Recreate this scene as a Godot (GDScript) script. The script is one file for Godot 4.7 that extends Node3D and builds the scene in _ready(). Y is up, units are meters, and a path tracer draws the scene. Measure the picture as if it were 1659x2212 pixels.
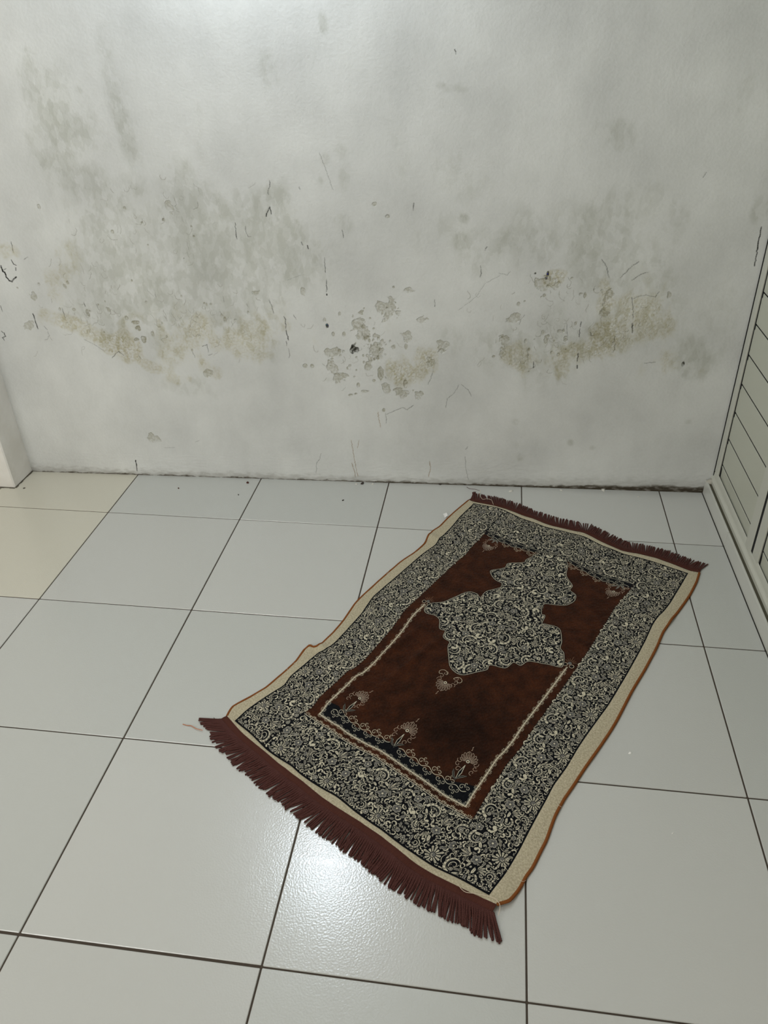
extends Node3D

const TILE := 0.45            # one floor tile, metres
const TW := 1264              # rug print, pixels across
const TH := 2048              # rug print, pixels along
const WALL_LEFT := -0.45      # wall texture: its left end, its width and its height in metres
const WALL_WIDE := 2.5
const WALL_HIGH := 1.5

# outlines of the rug as it lies on the floor (x, z pairs in metres); "o" outer cloth edge, "i" edge of the printed part
const C_LO := [0.6668, 0.8142, 0.6723, 0.782, 0.7076, 0.7441, 0.7336, 0.7138, 0.7541, 0.6773, 0.7687, 0.6517, 0.7851, 0.6172, 0.7966, 0.5739, 0.8078, 0.5617, 0.8206, 0.5648, 0.8307, 0.5609, 0.8427, 0.5339, 0.8592, 0.4999, 0.8762, 0.452, 0.8943, 0.3826, 0.9178, 0.3287, 0.9545, 0.2563, 0.9935, 0.1835, 1.0324, 0.1263, 1.0558, 0.0808, 1.0626, 0.0489, 1.0748, 0.0106, 1.0955, -0.0185, 1.1179, -0.0695, 1.1468, -0.1254, 1.1776, -0.1805]
const C_LI := [0.6904, 0.8256, 0.7059, 0.7941, 0.7291, 0.7595, 0.7746, 0.7031, 0.7842, 0.6717, 0.8117, 0.6242, 0.8349, 0.5834, 0.8507, 0.5713, 0.8733, 0.5341, 0.8936, 0.4853, 0.9189, 0.4219, 0.9397, 0.3478, 0.9775, 0.2775, 1.0167, 0.2059, 1.0579, 0.1308, 1.0885, 0.0849, 1.101, 0.0492, 1.128, -0.0088, 1.155, -0.0778, 1.1952, -0.1602]
const C_RO := [1.2972, 1.1957, 1.3203, 1.1844, 1.3381, 1.1584, 1.3511, 1.1314, 1.3642, 1.1099, 1.3807, 1.073, 1.3921, 1.0472, 1.4102, 0.9933, 1.43, 0.9511, 1.4502, 0.9162, 1.4767, 0.8686, 1.5073, 0.8173, 1.5404, 0.7594, 1.5615, 0.7185, 1.6029, 0.6298, 1.6426, 0.5533, 1.6814, 0.472, 1.7061, 0.4122, 1.7307, 0.3685, 1.7677, 0.308, 1.801, 0.2497, 1.8288, 0.1909, 1.8463, 0.1433]
const C_RI := [1.2835, 1.1775, 1.3124, 1.1311, 1.3384, 1.0782, 1.3659, 1.0161, 1.3951, 0.9534, 1.4104, 0.9186, 1.4395, 0.8691, 1.4728, 0.8031, 1.5183, 0.7234, 1.5453, 0.6773, 1.59, 0.5898, 1.6218, 0.5247, 1.6561, 0.4509, 1.6841, 0.3845, 1.7044, 0.352, 1.74, 0.2951, 1.7792, 0.219, 1.8132, 0.151]
const C_BO := [0.6668, 0.8142, 0.7167, 0.858, 0.7579, 0.888, 0.7969, 0.9143, 0.8449, 0.9497, 0.8796, 0.9691, 0.9279, 1.0022, 0.9694, 1.0265, 1.0205, 1.0529, 1.0706, 1.0827, 1.1158, 1.1152, 1.1478, 1.134, 1.1823, 1.1502, 1.235, 1.1705, 1.2622, 1.1811, 1.2972, 1.1957]
const C_BI := [0.6904, 0.8256, 0.7371, 0.8581, 0.7837, 0.8967, 0.8313, 0.9254, 0.8763, 0.9545, 0.9234, 0.9814, 0.9605, 0.9984, 1.0178, 1.0371, 1.0687, 1.0673, 1.114, 1.0993, 1.1458, 1.1154, 1.1809, 1.1334, 1.234, 1.1532, 1.2835, 1.1775]
const C_TO := [1.1776, -0.1805, 1.1955, -0.1707, 1.2613, -0.1543, 1.3197, -0.1253, 1.3764, -0.0881, 1.4428, -0.0531, 1.5078, -0.033, 1.5392, -0.0235, 1.5897, 0.0217, 1.6382, 0.0622, 1.6892, 0.0701, 1.7378, 0.0879, 1.784, 0.1147, 1.8207, 0.1364, 1.8463, 0.1433]
const C_TI := [1.1952, -0.1602, 1.2727, -0.1417, 1.3198, -0.1089, 1.3761, -0.066, 1.4311, -0.0418, 1.485, -0.0232, 1.5377, -0.0035, 1.5879, 0.0409, 1.6368, 0.0756, 1.6869, 0.0886, 1.7345, 0.1108, 1.7761, 0.1325, 1.8132, 0.151]
# creases of the cloth: centre, direction, half length, half width, height
const RIDGES := [
	[0.8052, 0.5532, 0.9609, 0.277, 0.05, 0.011, 0.01],
	[1.0646, 0.0398, 0.9507, 0.31, 0.05, 0.014, 0.006],
	[1.7041, 0.3557, -0.9817, -0.1906, 0.06, 0.02, 0.005],
	[1.3073, 1.1827, -0.5006, -0.8657, 0.05, 0.03, 0.006],
	[0.8606, 0.9278, 0.6607, -0.7506, 0.1, 0.022, 0.005],
	[1.1219, 1.0871, 0.4111, -0.9116, 0.12, 0.03, 0.005],
	[0.9449, 0.8029, 0.6001, -0.7999, 0.07, 0.014, 0.004],
	[1.0232, 0.545, 0.5747, -0.8184, 0.16, 0.009, 0.0036],
	[1.0854, 0.572, 0.566, -0.8244, 0.16, 0.009, 0.0036],
	[1.382, -0.0626, -0.2387, 0.9711, 0.08, 0.03, 0.004],
	[1.6228, 0.0619, -0.3518, 0.9361, 0.08, 0.035, 0.004],
	[1.3979, 0.8017, -0.9059, -0.4235, 0.1, 0.03, 0.003],
]
const MEDALLION := [549, 225, 505, 328, 507, 361, 440, 408, 440, 453, 390, 512, 404, 542, 447, 571, 492, 582, 501, 617, 458, 677, 456, 736, 426, 720, 382, 731, 343, 813, 320, 871, 277, 920, 272, 969, 296, 989, 334, 977, 377, 984, 411, 1037, 443, 1038, 456, 1082, 495, 1092, 505, 1131, 566, 1227, 614, 1252, 650, 1246, 686, 1207, 727, 1158, 728, 1123, 795, 1094, 812, 1040, 847, 1033, 865, 986, 936, 959, 995, 951, 1006, 932, 978, 864, 947, 833, 932, 783, 887, 715, 819, 731, 802, 739, 791, 685, 768, 683, 751, 617, 838, 560, 867, 499, 856, 453, 816, 438, 808, 396, 745, 353, 708, 272, 653, 209]
# damp stains, salt blooms and scars of the plaster: centre, radii, strength
const GREYS := [375, 242, 54.1, 81.6, 0.35, 379, 307, 66.3, 66.2, 0.4, 330, 365, 45.2, 59, 0.3, 525, 272, 32.2, 110, 0.35, 524, 300, 27.1, 56, 0.2, 373, 415, 68.5, 50.6, 0.35, 425, 436, 80, 61.3, 0.4, 700, 341, 16.1, 56.8, 0.15, 870, 208, 20.2, 51.6, 0.35, 991, 128, 11.6, 25.8, 0.5, 523, 510, 253.9, 116.8, 0.35, 768, 553, 193.2, 118.1, 0.5, 882, 543, 100.6, 95.4, 0.45, 672, 653, 212.8, 125.9, 0.4, 517, 712, 183.5, 131.3, 0.4, 787, 770, 96.5, 85.1, 0.35, 395, 608, 84.3, 113.3, 0.3, 1021, 432, 14.9, 29.5, 0.35, 1020, 374, 14.6, 19, 0.3, 981, 378, 12.6, 17.1, 0.3, 1015, 533, 17.6, 31.4, 0.4, 968, 426, 10.7, 14.7, 0.3, 1149, 376, 30.9, 56.5, 0.15, 1269, 254, 29.2, 8.6, 0.35, 1240, 247, 11.7, 6.9, 0.3, 1293, 425, 51.3, 57.7, 0.2, 1295, 514, 14.8, 12.2, 0.6, 1297, 565, 26.8, 21, 0.6, 1243, 544, 64.3, 51.9, 0.2, 1351, 576, 64.1, 63.1, 0.3, 1435, 566, 63.2, 62.4, 0.35, 1505, 525, 82.5, 60.6, 0.25, 1646, 587, 103.4, 93.5, 0.4, 1704, 496, 69.8, 68.6, 0.25, 1565, 608, 63, 84.6, 0.35, 1767, 516, 29.9, 59.3, 0.25, 1606, 354, 48.3, 36.1, 0.2, 1865, 281, 18.2, 42.2, 0.2, 1938, 488, 19.3, 48, 0.5, 563, 940, 51.7, 33.7, 0.35, 1853, 836, 48.8, 47.5, 0.6, 1512, 871, 68.5, 49.4, 0.25, 1795, 749, 63.9, 68, 0.2, 1893, 760, 42.3, 90.7, 0.15, 1606, 792, 165.5, 76.3, 0.4, 1729, 661, 94.2, 86.5, 0.3, 1428, 800, 67.8, 71.5, 0.3, 1139, 890, 71.8, 63.7, 0.2, 420, 762, 150.4, 74, 0.25, 1350, 837, 46.1, 73.3, 0.25, 1257, 814, 34.7, 48.5, 0.25, 1555, 515, 40.9, 30, 0.2, 340, 157, 6.4, 5.2, 0.5, 437, 234, 10.7, 10.8, 0.5, 420, 300, 15.4, 18.8, 0.4, 1613, 337, 38.3, 23.2, 0.3, 1446, 1096, 9.8, 11.2, 0.5, 1591, 1088, 9.6, 11, 0.5, 1651, 1094, 8.4, 8.3, 0.4, 1463, 1131, 11.1, 12.8, 0.4, 1442, 1030, 12, 10.8, 0.4, 1879, 1013, 9.1, 9.1, 0.4, 1974, 975, 8.9, 12.7, 0.3, 956, 919, 12.3, 6.5, 0.2]
const BEIGES := [236, 766, 46.1, 30, 0.55, 308, 781, 63.8, 35.1, 0.75, 383, 816, 66.4, 35.7, 0.9, 438, 852, 58.9, 32.4, 0.85, 496, 885, 51.4, 26.3, 0.7, 547, 920, 33.5, 21.4, 0.45, 455, 774, 75.1, 37.2, 0.45, 623, 809, 86.9, 50.1, 0.4, 757, 820, 85.8, 50, 0.4, 633, 898, 50.8, 26.3, 0.5, 569, 760, 73.9, 48.9, 0.3, 279, 678, 49.8, 71.2, 0.4, 322, 608, 48.6, 68.3, 0.35, 824, 758, 71.8, 72.3, 0.4, 1163, 877, 65.4, 75.7, 0.9, 1130, 767, 23.2, 35.7, 0.2, 1495, 656, 43, 24, 0.9, 1627, 694, 26.7, 55.5, 0.6, 1608, 809, 99.8, 65.2, 0.8, 1453, 835, 51.2, 54.6, 0.6, 1735, 773, 75.7, 63.4, 0.6, 1755, 694, 63.2, 66, 0.2, 1678, 716, 64.2, 33.6, 0.4, 604, 847, 75.4, 64, 0.35, 711, 796, 85.7, 74.2, 0.3, 172, 580, 24.5, 28.2, 0.5, 1351, 1215, 76.4, 14.9, 0.2, 1802, 854, 76.8, 36.1, 0.4, 194, 801, 39, 38.3, 0.3, 937, 843, 48.4, 62.7, 0.15]
const PATCHES := [1118, 728, 25.2, 19.8, 0.35, 1047, 777, 18.8, 32.5, 0.4, 1083, 826, 20.1, 24.7, 0.4, 1065, 867, 9.6, 22.7, 0.45, 1092, 901, 5.4, 23.1, 0.7, 1105, 938, 8.5, 18.3, 0.45, 1147, 952, 15.8, 11.8, 0.5, 1157, 927, 4.8, 11.7, 0.8, 969, 842, 20.5, 11.3, 0.35, 970, 883, 13.4, 16.6, 0.4, 988, 912, 14.7, 10.4, 0.4, 1023, 834, 7.2, 11.2, 1.4, 1034, 837, 6, 7.5, 1.2, 962, 772, 3.5, 6, 1.6, 1128, 826, 7.1, 7.4, 0.3, 1201, 757, 9.2, 11.8, 0.3, 1223, 865, 10.6, 10, 0.4, 1189, 954, 12.1, 10.5, 0.45, 1161, 797, 11.6, 9.7, 0.2, 1160, 825, 3.5, 6.1, 0.3, 896, 881, 4.9, 5.1, 0.5, 914, 880, 4.9, 5.1, 0.5, 458, 769, 10, 4.9, 0.8, 465, 786, 6.3, 7.5, 0.8, 453, 815, 5.1, 5.1, 0.9, 475, 812, 6.3, 8.9, 0.9, 1468, 640, 2.1, 2.2, 1.8, 1497, 640, 2.4, 5.4, 1.8, 1494, 652, 2.7, 3.3, 1.8, 1495, 662, 25.8, 13.2, 0.35, 1588, 692, 3.2, 6.7, 0.7, 1781, 689, 5.2, 8.8, 0.4, 441, 1104, 17.8, 13.3, 0.3, 1842, 860, 2.4, 6, 1.5, 603, 482, 9.1, 11.4, 0.2, 908, 682, 7, 9.2, 0.3, 1122, 510, 4.3, 4.1, 0.7, 1092, 483, 5.4, 5, 0.3, 1098, 1002, 3.7, 5.4, 0.6, 1635, 726, 4.3, 4.5, 0.4, 1638, 694, 10.7, 15.5, 0.3, 1640, 735, 9.7, 5.7, 0.4, 632, 905, 11.4, 7.9, 0.3, 792, 690, 7.1, 5.8, 0.3, 1132, 674, 2.3, 2.3, 0.8, 1114, 726, 2.3, 2.3, 0.9, 1170, 682, 9, 5.7, 0.3, 1011, 961, 5, 2.7, 0.7, 1033, 933, 3.7, 6.6, 0.6, 1025, 957, 3.7, 2.7, 0.7, 1052, 950, 9.8, 4, 0.4, 1075, 919, 3.6, 3.9, 0.4, 1251, 820, 16.2, 12.2, 0.2, 1249, 834, 5.8, 4.9, 0.35, 1425, 752, 13.4, 11.6, 0.3, 1406, 818, 11.4, 24.1, 0.3, 1507, 805, 5.6, 9.5, 0.3, 1538, 781, 5.5, 4.7, 0.4, 197, 702, 8.8, 10.9, 0.3, 290, 673, 6.2, 5.9, 0.35, 165, 780, 13, 11.4, 0.2, 269, 785, 11.5, 15.1, -0.3, 520, 761, 12.4, 14.7, -0.2]
const CRACKS := [
	[3.1, 1.2, 135.4, 624.3, 136, 638.3, 140.2, 640.6, 140.3, 652.4, 146.1, 661.8, 153, 664.2],
	[1.5, 0.9, 167.4, 609.3, 170.4, 619.7, 176.7, 623.1],
	[2.9, 1, 154.9, 661.8, 160.2, 657, 167.9, 652.3],
	[1.8, 1, 173.7, 628.9, 171.6, 635.9],
	[1.8, 0.9, 139.6, 634.8, 146.9, 631.3],
	[1.4, 0.5, 181, 565.1, 179.2, 591.1],
	[2.1, 0.3, 202.3, 608.2, 213.8, 602.4],
	[2.4, 0.7, 184.6, 748.7, 185.6, 767.4, 187.2, 788.7],
	[1.4, 0.5, 206.1, 781, 212.3, 791],
	[1.4, 0.3, 212.2, 796.1, 214.5, 806.2, 204.8, 817.8, 197.9, 819.2],
	[1.9, 0.4, 101.5, 727.1, 101.6, 743.2],
	[2.1, 0.7, 82.2, 796.2, 88.5, 801.2, 89.6, 810.2, 79.2, 814.2, 82, 821.9],
	[1.9, 0.3, 269.3, 732.1, 269.8, 744.3, 271.3, 757.9],
	[1.7, 0.5, 332.5, 715.9, 333.5, 726.8],
	[1.4, 0.3, 364.7, 721.7, 367.7, 735, 370.9, 737.4],
	[1.4, 0.3, 308.4, 816.6, 328.7, 827.8, 343, 837.9, 356, 848.1],
	[1.5, 0.5, 373.4, 867.3, 386.8, 854.1, 396.9, 848.8, 408.5, 860.3],
	[1.2, 0.4, 449.6, 859.7, 454.1, 868.7],
	[1.2, 0.3, 527.6, 690.9, 528, 701.5],
	[1.4, 0.7, 758.3, 522.5, 757, 540.5, 757.7, 559.9],
	[1.3, 0.4, 782, 531.1, 781.6, 542.8, 785.7, 554.6, 793.7, 554.6],
	[1.8, 0.8, 835.2, 508.2, 839.7, 497.9, 846.4, 487.6, 847.7, 495.8, 848, 503.1],
	[1.4, 0.5, 851.8, 430, 851.5, 442, 846, 452, 846.2, 460],
	[2.4, 0.6, 919.6, 444.6, 921.3, 449.6],
	[2.4, 0.7, 914, 567.7, 916.8, 574.2],
	[2.4, 0.7, 928, 575.3, 929.6, 582.9],
	[1.3, 0.7, 1013.8, 540.4, 1016.1, 557.3],
	[1.2, 0.7, 967.3, 603.6, 967.4, 618.9, 967.1, 638.9],
	[1.2, 0.9, 968.1, 656.9, 967.9, 675, 965.9, 686.4],
	[2.6, 1.1, 966.7, 692.2, 966.5, 694.5],
	[2.1, 0.6, 1183.1, 481.8, 1181.9, 496.9],
	[1.9, 0.6, 1270, 181.7, 1273, 190],
	[1.3, 0.5, 1810, 433.1, 1814.8, 422.9],
	[1.2, 0.6, 1231.9, 704.4, 1232, 721.6],
	[1.7, 0.5, 1348.9, 587.6, 1352.8, 579.1],
	[1.4, 0.5, 1339.4, 622.9, 1342.3, 640.3, 1339.3, 649.1],
	[1.5, 0.3, 1383.6, 640.2, 1403.3, 644.5, 1410.4, 635.8],
	[1.3, 0.2, 1289.6, 730.4, 1311.6, 713.1, 1333.3, 695.9, 1352, 664.5, 1386, 645.7],
	[2.1, 0.5, 852.8, 749.2, 856.7, 757.6, 854.4, 780.6],
	[2.6, 0.6, 855.1, 785.4, 858.5, 811.2],
	[1.7, 0.5, 852.1, 815, 852.2, 826.2],
	[1.4, 0.3, 856.3, 833.6, 858.1, 852.5, 854.9, 860.1],
	[1.5, 0.4, 819.3, 708.1, 823.9, 719.8, 827.5, 741.1],
	[1.3, 0.4, 878.1, 745.4, 884, 757.3],
	[1.4, 0.4, 641.2, 825.1, 641.5, 846.7],
	[1.4, 0.5, 627.7, 831.6, 641, 826.4],
	[1.4, 0.4, 598.9, 847.3, 602.6, 862.6],
	[1.4, 0.4, 640.1, 855.6, 652, 851.6],
	[1.4, 0.3, 761.2, 717.9, 763.7, 726.1],
	[1.2, 0.3, 722.4, 864.7, 719.7, 875],
	[1.2, 0.3, 703, 699.4, 703.3, 713.5],
	[1.4, 0.5, 1696.9, 696.1, 1701.8, 716.1, 1707.2, 746.5],
	[2.9, 0.6, 1706.9, 760.3, 1710, 782.2],
	[1.5, 0.3, 1698.6, 700.5, 1712.5, 693.8, 1727.9, 690.4, 1750.7, 694.7, 1757.2, 682.6],
	[2.1, 0.6, 1586.7, 756.8, 1585.7, 768.4],
	[1.4, 0.6, 1585.2, 774.2, 1585.1, 794.1],
	[1.9, 0.7, 1587.4, 837.1, 1587.2, 857.7],
	[2.1, 0.7, 1588.4, 868.7, 1589.1, 876.1],
	[1.4, 0.5, 1670.1, 794.3, 1669.4, 806.1, 1666.4, 808.5],
	[1.4, 0.5, 1673.3, 810.8, 1674.2, 826.2, 1670.6, 833.5],
	[1.5, 0.5, 1610.3, 782.1, 1613.6, 791.4, 1620.1, 790.2],
	[1.8, 0.6, 1480.7, 860.6, 1480.8, 876.7],
	[1.3, 0.3, 1439, 764, 1441.6, 752.3, 1449.8, 740.7],
	[1.5, 0.3, 1551.9, 760.6, 1554.6, 776.9, 1558.3, 803.9],
	[1.3, 0.3, 1459.8, 823.1, 1464.5, 841.2, 1466.5, 853.4],
	[1.5, 0.3, 1749.7, 860, 1775.9, 857.2],
	[1.9, 0.3, 1664.3, 650.3, 1673.3, 639.6, 1686.8, 623.6, 1700.8, 613],
	[1.9, 0.3, 1691.3, 655.6, 1710.2, 641.6, 1725.2, 637.3],
	[2.1, 0.3, 1617, 607.7, 1629.4, 623.6, 1639, 650.4],
	[1.5, 0.3, 1296.2, 925.5, 1285.9, 946.4, 1280.1, 954.3, 1265.9, 966.5, 1262.6, 991.8],
	[1.5, 0.3, 1301, 925.4, 1320.4, 940.5, 1328.1, 958.6],
	[1.8, 0.3, 1216.3, 927, 1225.8, 901.1, 1229.3, 885.9],
	[1.4, 0.3, 919.3, 1139.6, 912.6, 1159, 903.7, 1171.1, 899.8, 1204.3],
	[1.4, -0.6, 1006.2, 1095.1, 1007.6, 1116.5, 1010.3, 1139.7, 1013.7, 1174.9, 1018.5, 1209.2],
	[1.7, -0.6, 1003.6, 1167.8, 1009, 1190, 1011.8, 1212.4],
	[1.5, -0.5, 1028, 1094.4, 1024.9, 1106, 1021.6, 1119],
	[1.9, -0.6, 1220.3, 1154.8, 1222.9, 1175.2, 1217.9, 1205.1],
	[1.4, 0.3, 1317.3, 1137.2, 1319.5, 1171.9, 1328.2, 1210.1],
	[2.4, 0.3, 1317.9, 1114.3, 1322.7, 1105.6],
	[2.4, -0.3, 1083.1, 1009.5, 1083.7, 1030, 1087.9, 1053.4],
	[1.7, 0.3, 1102.9, 1011.7, 1104.9, 1029.4, 1103.3, 1041.9],
	[2.3, 1.3, 372.7, 1179.5, 371.9, 1196.4, 369.4, 1215.1],
	[1.9, 1.1, 1953.6, 536.9, 1955.5, 581, 1957.6, 622.2],
	[1.2, 0.3, 972.5, 373.2, 998.8, 451.3],
	[1.2, 0.2, 870.2, 658.3, 905.9, 645.8],
	[1.7, 0.3, 1105.3, 1015.7, 1124.1, 1005.8, 1149, 994.4, 1161.2, 1000.8, 1177.3, 987],
	[1.4, 0.2, 467, 1135.8, 498.8, 1133.3],
	[1.4, 0.2, 561.5, 1115.2, 576.3, 1107.5],
]
const THREADS := [
	["orange", [0.571, 0.846, 0.584, 0.849, 0.593, 0.849, 0.609, 0.857, 0.625, 0.86]],
	["dark", [0.637, 0.819, 0.643, 0.824, 0.649, 0.828]],
	["cream", [1.225, 1.163, 1.232, 1.172, 1.24, 1.177, 1.258, 1.178, 1.284, 1.182, 1.294, 1.186, 1.302, 1.195, 1.303, 1.204, 1.3, 1.216]],
	["maroon", [1.166, -0.267, 1.176, -0.256, 1.195, -0.252, 1.211, -0.244]],
	["cream", [1.214, -0.242, 1.212, -0.212, 1.222, -0.184, 1.237, -0.188, 1.252, -0.181, 1.259, -0.153]],
]
const TAG := [1.1, -0.092, 1.11, -0.097, 1.117, -0.08, 1.107, -0.071]
const DEBRIS := [
	[0.810, -0.257, 0.0064, 0, "dark brown crumb at the wall foot under the rusty crack"],
	[0.790, -0.252, 0.0051, 1, "small pale plaster crumb just beside the dark crumb under the rusty crack"],
	[0.846, -0.257, 0.0054, 1, "pale plaster crumb at the wall foot between the rusty crack and a tile joint"],
	[0.411, -0.226, 0.0059, 2, "small reddish brown seed-like speck on the second tile from the alcove corner"],
	[0.402, -0.146, 0.0032, 0, "tiny dark speck on the tile below the reddish brown one"],
	[1.075, -0.276, 0.0063, 0, "dark crumb against the wall foot beside the rug corner"],
	[0.763, -0.144, 0.0037, 0, "tiny dark grey sliver in the middle of a tile away from the wall"],
	[1.315, -0.254, 0.0077, 1, "flat pale plaster flake behind the fringe near the wall crack end"],
	[1.480, -0.276, 0.0061, 1, "pale plaster flake behind the middle of the far fringe"],
	[1.619, -0.291, 0.0091, 1, "longest pale plaster flake lying close along the wall behind the rug"],
	[1.728, -0.258, 0.0039, 1, "lone tiny pale chip on the tile behind the far fringe"],
	[1.577, 0.812, 0.0040, 3, "white flake on the tile beside the long edge of the rug"],
	[1.636, 1.002, 0.0023, 3, "smaller white chip alone on a tile closest to the viewer"],
	[-0.365, -0.118, 0.0037, 0, "tiny dark speck on the cream tile by the alcove corner"],
	[0.181, -0.168, 0.0036, 2, "tiny brown speck on the tile beside the cream tile near the wall"],
]

const CREAM := Color8(196, 188, 165)
const DUSK := Color8(104, 102, 98)
const INK := Color8(13, 15, 19)
const BROWN := Color8(61, 32, 17)

var rng := RandomNumberGenerator.new()
var names := {}


# ---------------------------------------------------------------- painting
class Canvas:
	var w := 0
	var h := 0
	var d := PackedByteArray()
	var po := Vector2.ZERO
	var pa := Vector2(1, 0)
	var pb := Vector2(0, 1)

	func _init(wide: int, high: int, c: Color) -> void:
		w = wide
		h = high
		var im := Image.create(w, h, false, Image.FORMAT_RGB8)
		im.fill(c)
		d = im.get_data()

	func put(o: Vector2, a: Vector2, b: Vector2) -> void:
		po = o
		pa = a
		pb = b

	func at(p: Vector2) -> Vector2:
		return po + pa * p.x + pb * p.y

	func cap(a: Vector2, b: Vector2, ra: float, rb: float, c: Color, alpha := 1.0) -> void:
		var m := maxf(ra, rb) + 1.0
		var x0 := maxi(0, int(minf(a.x, b.x) - m))
		var x1 := mini(w - 1, int(maxf(a.x, b.x) + m) + 1)
		var y0 := maxi(0, int(minf(a.y, b.y) - m))
		var y1 := mini(h - 1, int(maxf(a.y, b.y) + m) + 1)
		var dx := b.x - a.x
		var dy := b.y - a.y
		var l2 := dx * dx + dy * dy
		var r8 := c.r8
		var g8 := c.g8
		var b8 := c.b8
		for y in range(y0, y1 + 1):
			for x in range(x0, x1 + 1):
				var px := x + 0.5 - a.x
				var py := y + 0.5 - a.y
				var t := 0.0
				if l2 > 0.0001:
					t = clampf((px * dx + py * dy) / l2, 0.0, 1.0)
				px -= t * dx
				py -= t * dy
				var k := (ra + (rb - ra) * t + 0.5 - sqrt(px * px + py * py)) * alpha
				if k > 0.0:
					if k > alpha:
						k = alpha
					var i := (y * w + x) * 3
					d[i] = int(d[i] + (r8 - d[i]) * k)
					d[i + 1] = int(d[i + 1] + (g8 - d[i + 1]) * k)
					d[i + 2] = int(d[i + 2] + (b8 - d[i + 2]) * k)

	# a tapered stroke through local points, with a dark halo that sets it off from what lies under it
	func stroke(p: PackedVector2Array, w0: float, w1: float, c: Color, halo := 1.5, dark := Color8(13, 15, 19), bulge := false) -> void:
		var n := p.size() - 1
		if n < 1:
			return
		for pass_no in 2:
			if pass_no == 0 and halo <= 0.0:
				continue
			var e := halo if pass_no == 0 else 0.0
			var col := dark if pass_no == 0 else c
			for i in n:
				var s0 := float(i) / n
				var s1 := float(i + 1) / n
				var a0 := lerpf(w0, w1, s0)
				var a1 := lerpf(w0, w1, s1)
				if bulge:
					a0 = w1 + (w0 - w1) * sin(PI * s0)
					a1 = w1 + (w0 - w1) * sin(PI * s1)
				cap(at(p[i]), at(p[i + 1]), a0 * 0.5 + e, a1 * 0.5 + e, col)

	func dot(p: Vector2, r: float, c: Color, halo := 1.4) -> void:
		if halo > 0.0:
			cap(at(p), at(p), r + halo, r + halo, Color8(13, 15, 19))
		cap(at(p), at(p), r, r, c)

	func dark(p: Vector2) -> bool:
		var q := at(p)
		var x := int(q.x)
		var y := int(q.y)
		if x < 0 or y < 0 or x >= w or y >= h:
			return false
		return d[(y * w + x) * 3 + 1] < 42

	func polygon(p: PackedVector2Array, c: Color) -> void:
		for y in h:
			var xs: Array[float] = []
			var yc := y + 0.5
			for i in p.size():
				var a := p[i]
				var b := p[(i + 1) % p.size()]
				if (a.y <= yc) != (b.y <= yc):
					xs.append(a.x + (yc - a.y) / (b.y - a.y) * (b.x - a.x))
			xs.sort()
			for k in range(0, xs.size() - 1, 2):
				for x in range(maxi(0, int(xs[k])), mini(w, int(xs[k + 1]))):
					var j := (y * w + x) * 3
					d[j] = c.r8
					d[j + 1] = c.g8
					d[j + 2] = c.b8

	func image() -> Image:
		return Image.create_from_data(w, h, false, Image.FORMAT_RGB8, d)


func curl(x: float, y: float, r0: float, r1: float, a0: float, a1: float, n := 10) -> PackedVector2Array:
	var p := PackedVector2Array()
	for i in n + 1:
		var t := float(i) / n
		p.append(Vector2(x, y) + Vector2.from_angle(lerpf(a0, a1, t)) * lerpf(r0, r1, t))
	return p


func acanthus(cv: Canvas, x: float, y: float, r: float, turn: float, hand: float) -> void:
	cv.stroke(curl(x, y, r, r * 0.62, turn, turn + hand * 3.9, 16), r * 0.34, 2.0, CREAM, 1.8)
	for i in 5:
		var a := turn + hand * (0.35 + i * 0.5)
		var q := Vector2(x, y) + Vector2.from_angle(a) * r * (0.94 - i * 0.02)
		cv.stroke(PackedVector2Array([q, q + Vector2.from_angle(a + hand * 0.9) * r * 0.3]), 2.6, 1.2, CREAM, 1.2)
	cv.stroke(curl(x, y, r * 0.5, r * 0.12, turn + 0.6 * hand, turn + hand * 6.0, 14), 3.4, 1.4, CREAM, 1.4)
	cv.stroke(curl(x, y, r * 0.68, r * 0.6, turn + 0.5 * hand, turn + hand * 2.4, 8), 1.3, 1.0, DUSK, 0.0)


func daisy(cv: Canvas, x: float, y: float, r: float, turn: float, petals := 11) -> void:
	for i in petals:
		var a := turn + TAU * i / petals
		var e := Vector2.from_angle(a)
		var s := r * (0.82 + 0.18 * sin(i * 2.4))
		cv.stroke(PackedVector2Array([Vector2(x, y) + e * r * 0.36, Vector2(x, y) + e * s]), 3.0, r * 0.25, CREAM, 1.5)
		cv.stroke(PackedVector2Array([Vector2(x, y) + e * r * 0.6, Vector2(x, y) + e * s]), 0.9, 1.2, INK, 0.0)
	cv.dot(Vector2(x, y), r * 0.28, DUSK)
	cv.stroke(curl(x, y, r * 0.24, r * 0.1, turn + 0.8, turn + 4.2, 8), 3.2, 2.0, CREAM, 0.8)


func blossom(cv: Canvas, x: float, y: float, r: float, turn: float, petals := 5, fill := DUSK) -> void:
	for i in petals:
		var q := Vector2(x, y) + Vector2.from_angle(turn + TAU * i / petals) * r * 0.6
		cv.dot(q, r * 0.46, CREAM, 1.5)
	for i in petals:
		var q := Vector2(x, y) + Vector2.from_angle(turn + TAU * i / petals) * r * 0.6
		cv.dot(q, r * 0.46 - 1.7, fill, 0.0)
		cv.stroke(PackedVector2Array([Vector2(x, y), q]), 1.3, 0.8, INK, 0.0)
	cv.dot(Vector2(x, y), r * 0.26, CREAM, 1.2)


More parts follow.
